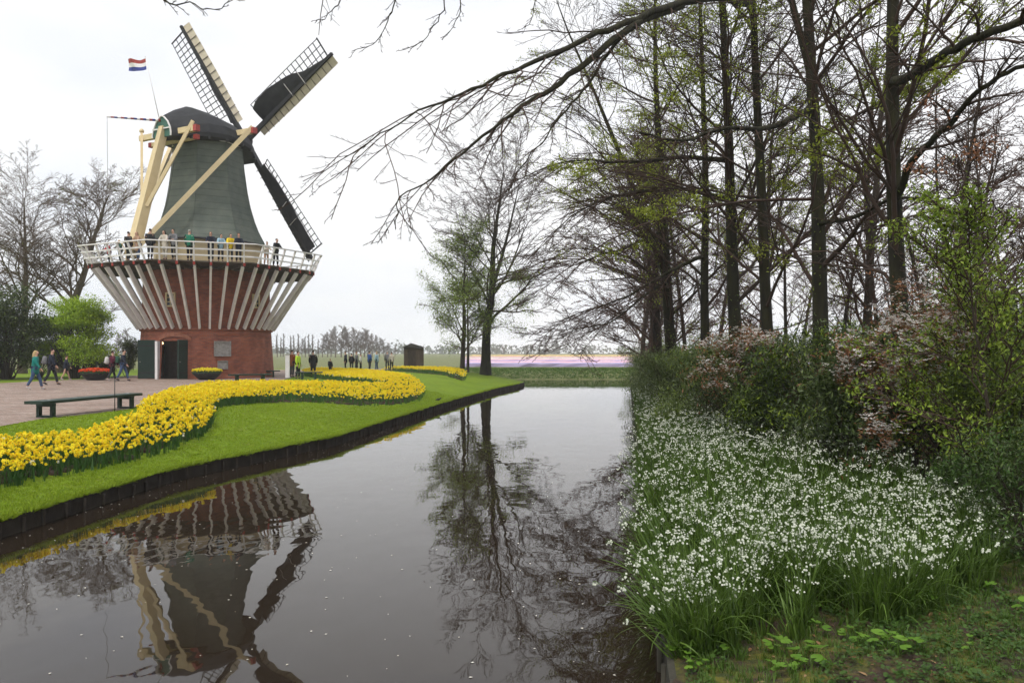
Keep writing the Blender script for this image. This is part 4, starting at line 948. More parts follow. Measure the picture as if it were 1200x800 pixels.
# drooping fine-twigged tree overhanging the far canal
X=at(772,38); kt=kind_tree('beech_tree',13,.2,'far wide beech with drooping fine twigs over the end of the canal',34,.52,(10,7,4),leaves=[dict(mat='rosy_leaf',n=5000,size=.07,clump=-.1),],rmin=.009,t0=.1,droop=-.05,cat='tree',loc=(X,38,hz(X,38)-.1),azbias=(-.6,0))
X=at(760,50); kind_tree('beech_tree',15,.22,'farthest beech at the right bank end with thin reddish twig haze',34,.45,(9,7,3),leaves=[dict(mat='rosy_leaf',n=5000,size=.08,clump=-.1)],rmin=.011,t0=.1,droop=-.03,cat='tree',loc=(X,50,hz(X,50)-.1),azbias=(-.4,0))
for j,(px,Y,H) in enumerate([(700+28,57,8)]):
    pass
# big trees by the lawn tip
lx,ly=at(569,60),60.0
bare_tree('lawn_tree',(lx,ly,-.15),15.5,.40,'tall wide bare tree with ivy green lower limbs at the canal tip',cat='tree',t0=.24,n1=26,l1=.60,dens=(9,7,4),leaves=[dict(mat='fresh_leaf',n=8000,size=.12,jit=.3,zone=lambda e:(e[:,2]<7.6)&(e[:,0]<lx+3.5),clump=-.1)],bark='bark_moss',twig='twig',rmin=.010,wob=.055,trop1=.04,droop=.0,fork=[(.45,1)],topr=.1,wob1=.2,ang1=1.15,sh=.3)
bare_tree('lawn_tree',(at(541,58),58,-.1),10.2,.2,'shorter leaning tree with drooping dusty green foliage left of the tallest lawn tree',cat='tree',lean=(.10,0),t0=.12,n1=30,l1=.56,dens=(8,6,4),wob1=.15,leaves=[dict(mat='fresh_leaf',n=26000,size=.13,jit=.30,clump=-.25,cs=1.1)],bark='bark',rmin=.012,wob=.04,trop1=.01,droop=-.06)
bare_tree('lawn_tree',(at(548,63),63,-.1),7.5,.13,'small slim stem between the two lawn trees at the water',cat='tree',lean=(.04,0),t0=.2,n1=16,l1=.35,dens=(7,5,3),leaves=[dict(mat='fresh_leaf',n=4500,size=.12,jit=.3,clump=-.2)],bark='bark',rmin=.012)
# bare trees left of the mill
bare_tree('bare_tree',(at(70,60),60,-.1),14.6,.42,'great bare spreading tree right behind the windmill gallery left side',cat='tree',lean=(.10,0),t0=.26,n1=26,l1=.70,dens=(13,8,4),bark='bark_pale',twig='twig_far',rmin=.009,wob=.05,trop1=.05,droop=.01,wob1=.17,ang1=1.0,leaves=[dict(mat='fresh_leaf',n=1400,size=.10,clump=.2)])
bare_tree('bare_tree',(at(26,58),58,-.1),13.6,.32,'bare spreading tree farthest left above the dark evergreen bush',cat='tree',lean=(.02,0),t0=.30,n1=26,l1=.62,dens=(13,8,4),bark='bark_pale',twig='twig_far',rmin=.009,wob=.05,trop1=.05,droop=.01,wob1=.17,ang1=1.05,sh=.25)
bare_tree('bare_tree',(at(-30,64),64,-.1),15,.4,'bare tree half outside the left edge of the view',cat='tree',t0=.3,n1=22,l1=.46,dens=(8,6,4),bark='bark_pale',twig='twig_far',rmin=.009)

# ---------------------------------------------------------------- shrubs
def bush(name,loc,R,n,size,mats,label,cat='shrub',lumps=14,stems=14,group=None,split=(1.0,),flowers=None,flat=0,seed=None,z0=.12):
    """lumpy mass of leaves on real stems; R=(rx,ry,h)"""
    base=np.array(loc,float); root=empty(name,tuple(base),label=label,cat=cat)
    if group: root['group']=group
    cs=[];rs=[]
    for _ in range(lumps):
        a=random.uniform(0,6.28); q=math.sqrt(random.random())*.72; z=random.uniform(.22,.86); q*=math.sqrt(max(.05,1-(z-.35)**2*1.6))
        cs.append((math.cos(a)*q*R[0],math.sin(a)*q*R[1],z*R[2])); f=random.uniform(.26,.46); rs.append((f*R[0],f*R[1],f*R[2]*(.45 if not flat else .27)))
    cs=np.array(cs);rs=np.array(rs)
    st=MB(); 
    S0=np.zeros((lumps,3)); S0[:,:2]=cs[:,:2]*.12; L=np.linalg.norm(cs-S0,axis=1)
    tt=np.linspace(0,1,6)[None,:,None]; midp=S0*(1-.5)+cs*.5; midp[:,:2]*=.6
    pts=S0[:,None]*(1-tt)**2+2*midp[:,None]*tt*(1-tt)+cs[:,None]*tt**2; pts[:,1:-1]+=rng.normal(0,.04,pts[:,1:-1].shape)*R[2]*.3
    rad=np.linspace(.016,.006,6)[None].repeat(lumps,0)*max(1,R[2]/2); st.tubes(pts,rad,5)
    branching(pts,rad,[dict(m=7,ang=.8,ratio=.45,t0=.3,up=.2,K=4,rmin=.004),dict(m=4,ang=.7,ratio=.5,K=3,rmin=.003)],st,0)
    st.build('stems',MATS['bark'],root)
    for si,(mat,frac) in enumerate(zip(mats,split)):
        nn=int(n*frac); k=rng.integers(0,lumps,nn); d=nrm(rng.normal(0,1,(nn,3))); rr=rng.random(nn)**.42; p=cs[k]+d*rs[k]*rr[:,None]*(1+.25*noise2(d[:,0]*3+k,d[:,1]*3+d[:,2]*2,1.7,si))[:,None]
        p=p[p[:,2]>z0*.3]; nn=len(p); m=MB(); m.inst(LEAF2 if R[2]<4 else LEAF1,p,rand_rot(nn,.7),np.stack([size*rng.uniform(.6,1.25,nn)]*3,-1)); m.build('leaves' if si==0 else 'young_leaves',MATS[mat],root)
    if flowers:  # dict(n clusters, mat, leafmat, region fn on local coords)
        fl=MB(); bl=MB(); k=rng.integers(0,lumps,flowers['n']*25); d=nrm(rng.normal(0,1,(len(k),3))+np.array(flowers.get('dir',(0,-.8,.2)))); p=cs[k]+d*rs[k]*rng.uniform(.85,1.15,(len(k),1))
        if 'zone' in flowers: p=p[flowers['zone'](p+base)]
        p=p[:flowers['n']]
        FT_=MB(); 
        for _ in range(9):
            c=np.random.default_rng(random.randint(0,9**6)).normal(0,.022,3)
            for q in range(5):
                FT_.inst(leaf_T(.36),c[None],rotm(np.array([q*1.257+random.random()]),np.array([.45]),np.array([0.])),np.array([.022]),rnd=np.array([random.random()]))
        BT_=MB()
        for _ in range(11): BT_.inst(leaf_T(.42),np.random.default_rng(random.randint(0,9**6)).normal(0,.045,(1,3)),rotm(np.array([random.uniform(0,6.28)]),np.array([random.uniform(-.5,1.0)])),np.array([random.uniform(.04,.065)]),rnd=np.array([random.random()]))
        fl.inst(FT_,p+np.array([0,-.02,.03]),rand_rot(len(p),.3),rng.uniform(1.1,2.0,len(p)),jit=.5)
        pb=np.concatenate([p,p+rng.normal(0,.12,p.shape)]); pb=pb[rng.random(len(pb))<.8]; bl.inst(BT_,pb,rand_rot(len(pb),.5),rng.uniform(.7,1.3,len(pb)),jit=.6)
        bl.build('bronze_leaves',MATS['bronze_leaf'],root); 
        if len(p): fl.build('white_blossoms',MATS['white_petal'],root)
    return root
def near(p,L):
    k=np.zeros(len(p),bool)
    for a,b,Y,r in L: k|=np.linalg.norm((p-np.array(at3(a,b,Y)))*np.array([1,.55,1]),axis=1)<r
    return k
def gb(px,Y): X=at(px,Y); return (X,Y,hz(X,Y)-.03)
def inpx(x0,x1,y0,y1):
    def f(p): 
        px=600+F*p[:,0]/p[:,1]; py=HZ-F*(p[:,2]-CH)/p[:,1]; return (px>x0)&(px<x1)&(py>y0)&(py<y1)
    return f
bush('evergreen_shrub',gb(790,27),(1.9,2.4,2.5),12000,.09,['bush_leaf'],'grey green low evergreen shrub at the canal edge, leftmost of the right bank',lumps=18)
bush('evergreen_shrub',gb(772,36),(1.6,3,2.4),8000,.11,['bush_leaf'],'small round evergreen shrub farthest along the right canal bank')
bush('evergreen_shrub',gb(830,21),(2.0,2.0,2.5),13000,.085,['bush_leaf','fresh_leaf'],'mid green shrub between the grey green shrub and the first bronze bush',split=(.8,.2),lumps=18)
bush('bronze_shrub',gb(878,16.5),(1.55,1.5,2.75),8500,.10,['dark_leaf','bronze_leaf'],'bronze leaved shrub with small white blossoms, the left one of two',split=(.95,.05),flowers=dict(n=200,zone=lambda p:(p[:,2]>.7)&near(p,[(850,420,15.4,.8),(880,395,15.4,.8),(905,430,15.2,.7),(840,445,15.2,.5)])),lumps=16)
bush('evergreen_shrub',gb(955,15),(1.8,1.5,2.75),13000,.105,['dark_leaf','fresh_leaf'],'dark glossy shrub with lighter shoots between the two bronze bushes',split=(.75,.25),lumps=20)
bush('evergreen_shrub',gb(1010,12.4),(1.4,1.3,2.35),9500,.10,['dark_leaf','bush_leaf'],'dark shrub directly behind the middle of the white flowers',split=(.7,.3),lumps=18)
bush('bronze_shrub',gb(1085,11.6),(2.0,1.5,3.2),17000,.10,['dark_leaf','bronze_leaf'],'large dark shrub with bronze shoots and clusters of white blossoms, the right one of two',split=(.95,.05),flowers=dict(n=330,zone=lambda p:(p[:,2]>.3)&near(p,[(1035,440,10.5,.75),(1075,350,11.2,.6),(1012,415,11,.5),(1085,425,10.4,.5),(1110,380,10.6,.35),(1060,500,10.2,.45)])),lumps=24)
bush('evergreen_shrub',gb(1185,10.4),(1.7,1.4,3.0),15000,.075,['bush_leaf','fresh_leaf'],'tall mixed green shrub at the right edge above the fallen branch',split=(.6,.4),lumps=20)
bush('evergreen_shrub',(at(1212,7.6),7.6,hz(at(1212,7.6),7.6)),(1.0,1.1,1.55),7000,.06,['dark_leaf','low_leaf'],'low dark leafy shrub hanging over the moss at lower right',split=(.6,.4),lumps=14)
bush('evergreen_shrub',(at(1150,8.9),8.9,hz(at(1150,8.9),8.9)),(.9,.7,1.2),6000,.06,['low_leaf','dark_leaf'],'small dark shrub at the right end of the white flower drift',split=(.6,.4),lumps=12)
GB='dim shrubs growing under the beech row'; LBb='dim green shrub under the beeches behind the front bushes'
b1=bush('woodland_shrub',(0,0,0),(2.6,2.2,3.0),11000,.11,['bush_leaf','fresh_leaf'],LBb,split=(.7,.3),group=GB,lumps=18)
b2=bush('woodland_shrub',(0,0,0),(2.2,2.2,2.4),9000,.11,['dark_leaf','bush_leaf'],LBb,split=(.6,.4),group=GB,lumps=16)
for i,(px,Y,s) in enumerate([(900,24,.9),(985,21,.95),(1060,20,1.05),(1130,18,1.1),(1200,17,1.1),(860,33,1.1),(930,32,1.1),(1010,30,1.2),(1090,28,1.25),(1170,27,1.3),(820,44,1.2),(1260,16,1.2),(1250,24,1.2),(790,54,1.2),(870,50,1.3),(960,46,1.4),(1060,42,1.5),(1160,40,1.5),(762,64,1.2),(1330,20,1.3)]):
    p=(b1,b2)[i%2]; o=p if i<2 else copy_tree(p); X=at(px,Y); o.location=(X,Y,hz(X,Y)-.05); o.rotation_euler=(0,0,random.uniform(0,6.28)); o.scale=(s,s,s)
# left of the mill
def gl(px,Y): return (at(px,Y),Y,-.02)
bush('evergreen_shrub',gl(8,46),(2.9,2.6,5.9),22000,.17,['dark_leaf','bush_leaf'],'big dark evergreen bush at the left edge behind the walkers',split=(.75,.25),lumps=30)
bush('evergreen_shrub',gl(-52,44),(2.9,2.6,5.6),9000,.2,['dark_leaf'],'dark evergreen bush just outside the left edge',lumps=20)
bush('evergreen_shrub',gl(45,49),(2.3,2.0,3.6),12000,.16,['dark_leaf','bush_leaf'],'dark bush between the big evergreen and the bright green tree',split=(.6,.4),lumps=20)
bush('bright_maple',gl(88,47.5),(2.9,2.4,5.3),34000,.14,['acer_leaf'],'bright yellow green layered maple left of the mill door',cat='small tree',flat=1,lumps=34)
bush('evergreen_shrub',gl(148,51),(1.25,1.2,2.6),6000,.14,['dark_leaf','bush_leaf'],'dark shrub beside the open mill door',split=(.6,.4))
bush('evergreen_shrub',gl(118,50),(1.4,1.2,1.5),5000,.14,['dark_leaf'],'low dark shrub behind the red tulip bowl')
# ---------------------------------------------------------------- far bank grass, tulip field, hazy trees
n=16000; x=rng.uniform(-12,45,n); y=73.2+7*rng.random(n)**1.2
scatter([tuft_T(5,.17,.03,spread=.1,lean=.6) for _ in range(4)],x,y,lambda a,b:hF(a,b),(.6,1.4),MATS['wild_grass'],'bank_grass','rough grass on the far canal bank in front of the tulip field','grass')
def row_strip(y0,y1,c1,c2,label,h=.38,xa=-13,xb=330,nm='tulip_strip'):
    key='tulips%d'%int(y0); leafmat(key,c1,c2,.2,.7); m=MB(); X=np.linspace(-.065*y0,xb,260); Yr=np.linspace(y0,y1,7); V=[]
    for j,yy in enumerate([y0]+list(Yr)):
        z=-.12+(0 if j==0 else h)+rng.normal(0,.03,len(X)); 
        if j==0: z=np.full(len(X),-.14)
        V.append(np.stack([X,np.full(len(X),yy+0.)+rng.normal(0,.06,len(X)),z],-1))
    V=np.concatenate(V); c=len(X); i=np.arange(7)[:,None]*c+np.arange(c-1)[None]; q=np.stack([i,i+1,i+1+c,i+c],-1).reshape(-1,4); m.add(V,q,np.full(len(q),4),rnd=rng.random(len(V)))
    return tag(m.build(nm,MATS[key]),label=label,cat='tulip field',kind='stuff')
row_strip(90,98,(.42,.35,.60),(.60,.52,.74),'strip of violet tulips nearest the far canal bank')
row_strip(99,114,(.80,.45,.55),(.9,.62,.68),'strip of pink tulips behind the violet strip')
row_strip(115,126,(.30,.22,.55),(.50,.42,.70),'pale lilac tulip strip between two pink strips')
row_strip(127,160,(.80,.45,.52),(.85,.62,.64),'second broader pale pink tulip strip')
row_strip(162,185,(.62,.60,.56),(.70,.66,.60),'white tulip strip far across the field')
row_strip(187,225,(.75,.35,.38),(.82,.5,.5),'thin rose tulip strip near the far edge of the field')
row_strip(228,250,(.28,.36,.12),(.4,.45,.2),'thin green strip of unopened tulips')
row_strip(252,330,(.80,.48,.12),(.85,.62,.25),'orange yellow tulip strip at the far edge of the field')
pm('far_hedge',(.06,.08,.045),(.10,.11,.07),scale=.05,rough=1)
m=MB(); cl=cluster_T(14,2.4,.8,1.2); n=900; x=rng.uniform(-700,900,n); y=rng.uniform(560,640,n); m.inst(cl,np.stack([x,y,rng.uniform(.2,3.2,n)*(1.3+noise2(x,y,.02))],-1),rand_rot(n,.5),rng.uniform(.7,1.6,n))
tag(m.build('distant_treeline',MATS['far_hedge']),label='distant hazy tree line on the flat horizon behind the tulip fields',cat='tree line',kind='stuff')
GF='hazy bare trees far behind the plaza'; LF='hazy leafless tree on the horizon between mill and shed'
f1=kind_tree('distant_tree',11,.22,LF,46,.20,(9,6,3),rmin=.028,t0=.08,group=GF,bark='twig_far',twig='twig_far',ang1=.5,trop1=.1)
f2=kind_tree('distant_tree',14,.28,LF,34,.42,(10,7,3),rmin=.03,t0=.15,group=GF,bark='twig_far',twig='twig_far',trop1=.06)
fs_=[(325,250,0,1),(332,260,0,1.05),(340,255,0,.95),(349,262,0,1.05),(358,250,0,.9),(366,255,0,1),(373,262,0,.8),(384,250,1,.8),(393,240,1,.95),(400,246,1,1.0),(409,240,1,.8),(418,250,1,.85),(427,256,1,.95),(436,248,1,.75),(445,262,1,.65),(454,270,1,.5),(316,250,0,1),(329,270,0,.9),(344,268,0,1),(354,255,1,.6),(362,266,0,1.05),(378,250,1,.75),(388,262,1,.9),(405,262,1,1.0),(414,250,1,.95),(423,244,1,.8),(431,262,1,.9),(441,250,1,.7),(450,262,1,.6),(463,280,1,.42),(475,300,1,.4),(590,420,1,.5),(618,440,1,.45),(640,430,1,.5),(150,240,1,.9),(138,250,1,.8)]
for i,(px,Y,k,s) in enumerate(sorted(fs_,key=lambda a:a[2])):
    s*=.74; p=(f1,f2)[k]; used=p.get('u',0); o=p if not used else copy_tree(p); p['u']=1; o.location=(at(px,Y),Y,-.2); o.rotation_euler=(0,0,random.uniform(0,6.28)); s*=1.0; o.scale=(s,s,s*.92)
for o in C.objects:
    if 'u' in o: del o['u']
# ================================================================ street furniture and small things
def rbox(m,c,size,rot=None,bev=.012,**k):
    """box with chamfered long edges"""
    sx,sy,sz=np.array(size)/2; b=min(bev,sy*.45,sz*.45)
    sec=[(-sy+b,-sz),(sy-b,-sz),(sy,-sz+b),(sy,sz-b),(sy-b,sz),(-sy+b,sz),(-sy,sz-b),(-sy,-sz+b)]
    v=np.array([(x,y,z) for x in(-sx,sx) for y,z in sec]); 
    if rot is not None: v=v@np.array(rot).T
    return m.faces(v+np.array(c),[tuple(range(7,-1,-1)),tuple(range(8,16))]+[(i,(i+1)%8,8+(i+1)%8,8+i) for i in range(8)],**k)
pm('bench_green',(.012,.028,.020),(.022,.045,.032),rough=.45,scale=6,bump=.2,bscale=30,stretch=(.3,1,1))
pm('steel',(.5,.5,.5),rough=.35)
def bench(loc,rz,L,label):
    r=empty('bench',loc,rz,label=label,cat='bench',group='dark green backless benches')
    m=MB(); rbox(m,(0,0,.40),(L,.50,.075)); m.build('seat',MATS['bench_green'],r)
    for sx in(-1,1):
        x=sx*(L/2-.42); m=MB()
        rbox(m,(x,0,.32),(.12,.46,.08))
        for q in(-.19,.19): rbox(m,(x,q,.17),(.11,.08,.22))
        rbox(m,(x,0,.03),(.115,.47,.06)); m.build('leg',MATS['bench_green'],r)
        m=MB(); m.lathe([(.001,.443),(.03,.442),(.034,.437)],8,c=(x+.1,0,0)); m.build('bolt',MATS['steel'],r)
    return r
bx0,bx1=np.array([-11.72,18.8]),np.array([-11.15,22.7]); bc=(bx0+bx1)/2; bd=bx1-bx0
bench((bc[0],bc[1],.0),math.atan2(bd[1],bd[0]),float(np.linalg.norm(bd)),'long dark green bench standing on the lawn edge in front of the plaza')
bench((at(314,49.5),49.5,.014),.3,1.5,'short dark bench against the round brick wall of the windmill')
bench((at(293,41.5),41.5,.014),.55,2.2,'dark bench on the paving right behind the yellow daffodil bed')
bench((at(362,46),46,.014),.2,1.6,'dark bench next to the white post and the lime green coat')
# white information post
r=empty('info_post',(at(337,47.5),47.5,.014),label='slim pale grey post standing on the paving beside the bench',cat='post')
m=MB(); rbox(m,(0,0,.72),(.24,.16,1.44),bev=.03); m.build('post_body',MATS['white_paint'],r)
m=MB(); m.box((0,0,1.455),(.28,.2,.03)); m.build('cap',MATS['plaque_metal'],r); m=MB(); m.box((0,0,.02),(.34,.26,.04)); m.build('base_plate',MATS['plaque_metal'],r)
# thin stake with foot in front of the plaza
r=empty('thin_stake',(at(134.5,21.2),21.2,-.0),label='thin dark metal stake standing upright beside the long green bench',cat='stake')
m=MB(); m.tubes([(0,0,-.02),(0,0,.95)],[.012,.010],6,cap=True); m.build('rod',MATS['black_wood'],r)
m=MB(); m.lathe([(.001,.965),(.02,.955),(.024,.94),(.01,.93)],8); m.build('knob',MATS['black_wood'],r)
# bowls
leafmat('tulip_red',(.75,.05,.01),(.85,.12,.02),.2,.5)
def bowl(px,Y,R,label,colmats,name='flower_bowl',h=.42):
    r=empty(name,(at(px,Y),Y,.014),label=label,cat='planter')
    m=MB(); m.lathe([(.001,.05),(R*.45,.02),(R*.5,.0),(R*.55,.02),(R*.8,h*.45),(R*.98,h*.85),(R*1.02,h),(R*.95,h),(R*.9,h*.85),(.001,h*.8)],28); m.build('bowl',MATS['dark_planter'],r)
    n=420; a=rng.uniform(0,6.28,n); q=np.sqrt(rng.random(n))*R*1.0; T=MB(); 
    for _ in range(4): blade(T,(0,0,0),random.uniform(0,6.28),.2,.03,random.uniform(.1,.5),.4,0,2)
    m=MB(); m.inst(T,np.stack([q*np.cos(a),q*np.sin(a),np.full(n,h*.8)],-1),rotm(rng.uniform(0,6.28,n)),rng.uniform(.6,1.1,n)); o=m.build('foliage',MATS['daffodil_leaf'],r)
    T=MB(); T.lathe([(.004,0),(.028,.015),(.032,.04),(.022,.065)],6,rnd=.5); n=360; a=rng.uniform(0,6.28,n); q=np.sqrt(rng.random(n))*R*1.05
    m=MB(); m.inst(T,np.stack([q*np.cos(a),q*np.sin(a),h*.8+.13+rng.uniform(0,.10,n)+.10*(1-(q/R)**2)],-1),rotm(rng.uniform(0,6,n),rng.normal(0,.3,n)),rng.uniform(.8,1.25,n)); m.build('blossoms',MATS[colmats],r)
    return r
bowl(242.5,45.0,.80,'wide dark bowl of small yellow flowers in front of the brick mill wall','daffodil_yellow')
bowl(112,44.3,.80,'wide dark bowl of bright red tulips left of the mill door','tulip_red')
# shed
pm('shed_wood',(.10,.075,.05),(.06,.045,.03),rough=.85,scale=3,stretch=(4,4,.4)); pm('shed_roof',(.05,.045,.04),rough=.9)
r=empty('garden_shed',(at(485,72),72,-.05),.12,label='small brown wooden shed behind the daffodils left of the lawn trees',cat='shed')
m=MB(); 
for i in range(13): 
    x=-.85+i*.142
    m.box((x,-.80,1.05),(.125,.03,2.1)); m.box((x,.80,1.05),(.125,.03,2.1))
for i in range(12):
    y=-.78+i*.142; m.box((-.90,y,1.05),(.03,.125,2.1)); m.box((.90,y,1.05),(.03,.125,2.1))
m.box((0,0,1.03),(1.74,1.54,2.06)); m.build('wall',MATS['shed_wood'],r)
m=MB(); m.faces([(-1.05,-.95,2.1),(1.05,-.95,2.1),(1.05,.95,2.1),(-1.05,.95,2.1),(-.25,-.95,2.5),(-.25,.95,2.5)],[(0,4,5,3),(4,1,2,5),(0,1,4),(3,5,2),(3,2,1,0)]); m.build('roof',MATS['shed_roof'],r)
m=MB(); m.box((-.2,-.83,.95),(.75,.03,1.85)); d_=m.build('door',MATS['bark'],r)
# a small dark bird on the lawn
X,Y=G(514,471); r=empty('bird',(X,Y,float(hL(np.array(X),np.array(Y)))),.3,label='small black bird standing on the lawn near the canal edge',cat='bird')
m=MB(); pts=[(-.16,0,.10),(-.10,0,.115),(-.03,0,.13),(.04,0,.135),(.075,0,.165),(.09,0,.195),(.105,0,.20),(.15,0,.195)]; m.tubes(pts,[.008,.03,.05,.045,.026,.026,.02,.003],8); m.build('body',MATS['black_wood'],r)
for q in(-.02,.02):
    m=MB(); m.tubes([(0,q,.10),(.0,q,.0),(.03,q,.002)],[.006,.005,.004],4); m.build('leg',MATS['dead_leaf'],r)

# ================================================================ people
def skin(pts,edges,radii,name,mat,parent,sub=1,root=0,smooth=True):
    me=bpy.data.meshes.new(name); me.from_pydata([tuple(p) for p in pts],edges,[]); ob=bpy.data.objects.new(name,me); C.objects.link(ob)
    md=ob.modifiers.new('s','SKIN'); sv=me.skin_vertices[0].data
    for i,r in enumerate(radii): sv[i].radius=(r if isinstance(r,tuple) else (r,r)); sv[i].use_root=(i==root)
    md.use_smooth_shade=True
    if sub: ob.modifiers.new('u','SUBSURF').levels=sub
    dg=bpy.context.evaluated_depsgraph_get(); dg.update(); ev=ob.evaluated_get(dg); nm=bpy.data.meshes.new_from_object(ev)
    bpy.data.objects.remove(ob); bpy.data.meshes.remove(me); nm.name=name
    nm.materials.clear(); nm.materials.append(MATS[mat]); nm.polygons.foreach_set('material_index',[0]*len(nm.polygons))
    o=bpy.data.objects.new(name,nm); C.objects.link(o); o.parent=parent; return o
def cmat(name,c,rough=.8):
    if name not in MATS: pm(name,c,[v*.75 for v in c],rough=rough,scale=9)
    return name
for n_,c in dict(skin_tone=(.55,.33,.24),teal_coat=(.01,.20,.17),navy=(.014,.018,.035),black_cloth=(.012,.012,.014),jeans=(.06,.10,.20),blond=(.55,.40,.2),brown_hair=(.06,.035,.02),grey_hair=(.4,.38,.35),maroon=(.10,.012,.03),white_cloth=(.65,.63,.6),lime=(.50,.72,.04),rust=(.25,.07,.02),camel=(.45,.28,.18),cream_cloth=(.62,.56,.47),green_sweater=(.01,.16,.09),light_blue=(.35,.52,.62),yellow_coat=(.85,.60,.02),red_cloth=(.5,.02,.04),dark_green=(.02,.08,.05),blue_cloth=(.03,.09,.28),grey_cloth=(.18,.18,.19),dark_trouser=(.02,.02,.025),pale_shoe=(.55,.5,.48)).items(): cmat(n_,c)
USED_P=[]
def person(loc,face,h,label,coat,legs,hair='brown_hair',pose='stand',coat_len=.80,shoe='black_cloth',long_hair=False,hat=None,bare_leg=False,group=None,lean=0):
    """face = heading angle (0 looks along +X); body built looking along local +X"""
    s=h/1.72; r=empty('person',loc,face,label=label,cat='person'); 
    if group: r['group']=group
    r.scale=(s,s,s)
    st={'walk':.24,'stand':.03,'lean':.05}[pose]; L=lean+{'walk':.03,'stand':0,'lean':.10}[pose]
    pel=(0,0,.92); wa=(L*.3,0,1.08); ch=(L*.8,0,1.28); nk=(L*1.1,0,1.44); h0=(L*1.1+.02,0,1.54); h1=(L*1.1+.025,0,1.63)
    def arm(sg):
        sh=(L,sg*.17,1.38)
        if pose=='walk': el=(L-.06*sg*1.5,sg*.23,1.12); wr=(el[0]+.14,sg*.22,.92); 
        elif pose=='lean': el=(L+.12,sg*.24,1.13); wr=(L+.34,sg*.16,1.10)
        else: el=(L+.01,sg*.24,1.12); wr=(L+.08,sg*.22,.88)
        d=nrm(np.array(wr)-np.array(el)); ha=np.array(wr)+d*.08; return sh,el,wr,tuple(ha),d
    def leg(sg):
        hp=(0,sg*.09,.90); f=st*sg
        kn=(f*.55+.03,sg*.10,.49); an=(f-(.04 if f<0 else 0),sg*.10,.09+(.05 if f<-.1 else 0)); toe=(an[0]+.15,sg*.115,.035+(.0 if f>=-.1 else .0)); heel=(an[0]-.04,sg*.10,.045+(.06 if f<-.1 else 0)); return hp,kn,an,toe,heel
    P=[pel,wa,ch,nk,h0,h1,(h1[0]+.0,0,1.70)]; E=[(0,1),(1,2),(2,3),(3,4),(4,5),(5,6)]; Rr=[(.12,.145),(.10,.13),(.11,.15),(.05,.05),(.075,.068),(.088,.075),(.05,.045)]
    P.append((h0[0]+.105,0,1.585)); E.append((5,7)); Rr.append((.014,.014))     # nose
    for sg in(-1,1):
        sh,el,wr,ha,d=arm(sg); b=len(P); P+=[sh,el,wr,ha]; E+=[(2,b),(b,b+1),(b+1,b+2),(b+2,b+3)]; Rr+=[(.055,.055),(.042,.042),(.028,.03),(.022,.036)]
        perp=np.array([0,1,0.]) if abs(d[1])<.8 else np.array([1,0,0.])
        for q,(o,l) in enumerate(((-.027,.066),(-.009,.078),(.009,.074),(.027,.058))):
            f=np.array(ha)+d*l+perp*o+np.array([0,0,-.012]); k=len(P); P.append(tuple(f)); E.append((b+3,k)); Rr.append((.009,.009))
        k=len(P); P.append(tuple(np.array(wr)+d*.07+perp*(-sg)*.05)); E.append((b+2,k)); Rr.append((.011,.011))
        hp,kn,an,toe,heel=leg(sg); b=len(P); P+=[hp,kn,an,toe]; E+=[(0,b),(b,b+1),(b+1,b+2),(b+2,b+3)]; Rr+=[(.085,.085),(.055,.055),(.04,.04),(.035,.04)]
    skin(P,E,Rr,'body','skin_tone',r,sub=1)
    # coat: torso, hem and sleeves
    hem=.92-(coat_len-.62); P=[(0,0,hem),(0,0,.95),wa,ch,(L*1.05,0,1.42)]; E=[(0,1),(1,2),(2,3),(3,4)]; Rr=[(.18+ (st*.2 if hem<.85 else 0),.205),(.165,.195),(.15,.185),(.16,.205),(.085,.10)]
    for sg in(-1,1):
        sh,el,wr,ha,d=arm(sg); b=len(P); P+=[sh,el,wr]; E+=[(3,b),(b,b+1),(b+1,b+2)]; Rr+=[(.088,.088),(.072,.072),(.055,.056)]
    skin(P,E,Rr,'coat',coat,r,sub=1)
    P=[(0,0,.93)];E=[];Rr=[(.125,.15)]
    for sg in(-1,1):
        hp,kn,an,toe,heel=leg(sg); b=len(P); P+=[hp,kn,(an[0],an[1],an[2]+.03)]; E+=[(0,b),(b,b+1),(b+1,b+2)]; Rr+=[(.10,.10),(.072,.072),(.06,.062)]
    if bare_leg: 
        P=[(0,0,.93),(0,0,.60)];E=[(0,1)];Rr=[(.13,.15),(.17,.19)]
    skin(P,E,Rr,'skirt' if bare_leg else 'trousers',legs,r,sub=1)
    for sg in(-1,1):
        hp,kn,an,toe,heel=leg(sg); skin([heel,(an[0],an[1],an[2]),toe],[(0,1),(1,2)],[(.036,.042),(.048,.05),(.036,.045)],'shoe',shoe,r,sub=1)
    hx=h1[0]
    if long_hair: skin([(hx-.02,0,1.72),(hx-.045,0,1.62),(hx-.075,0,1.48),(hx-.09,0,1.36)],[(0,1),(1,2),(2,3)],[(.06,.065),(.092,.096),(.065,.10),(.035,.08)],'hair',hair,r,sub=1)
    else: skin([(hx+.0,0,1.725),(hx-.03,0,1.66),(hx-.045,0,1.585)],[(0,1),(1,2)],[(.06,.06),(.088,.09),(.06,.075)],'hair',hair,r,sub=1)
    if hat: skin([(hx-.01,0,1.77),(hx-.01,0,1.70)],[(0,1)],[(.065,.065),(.105,.1)],'hat',hat,r,sub=1)
    return r
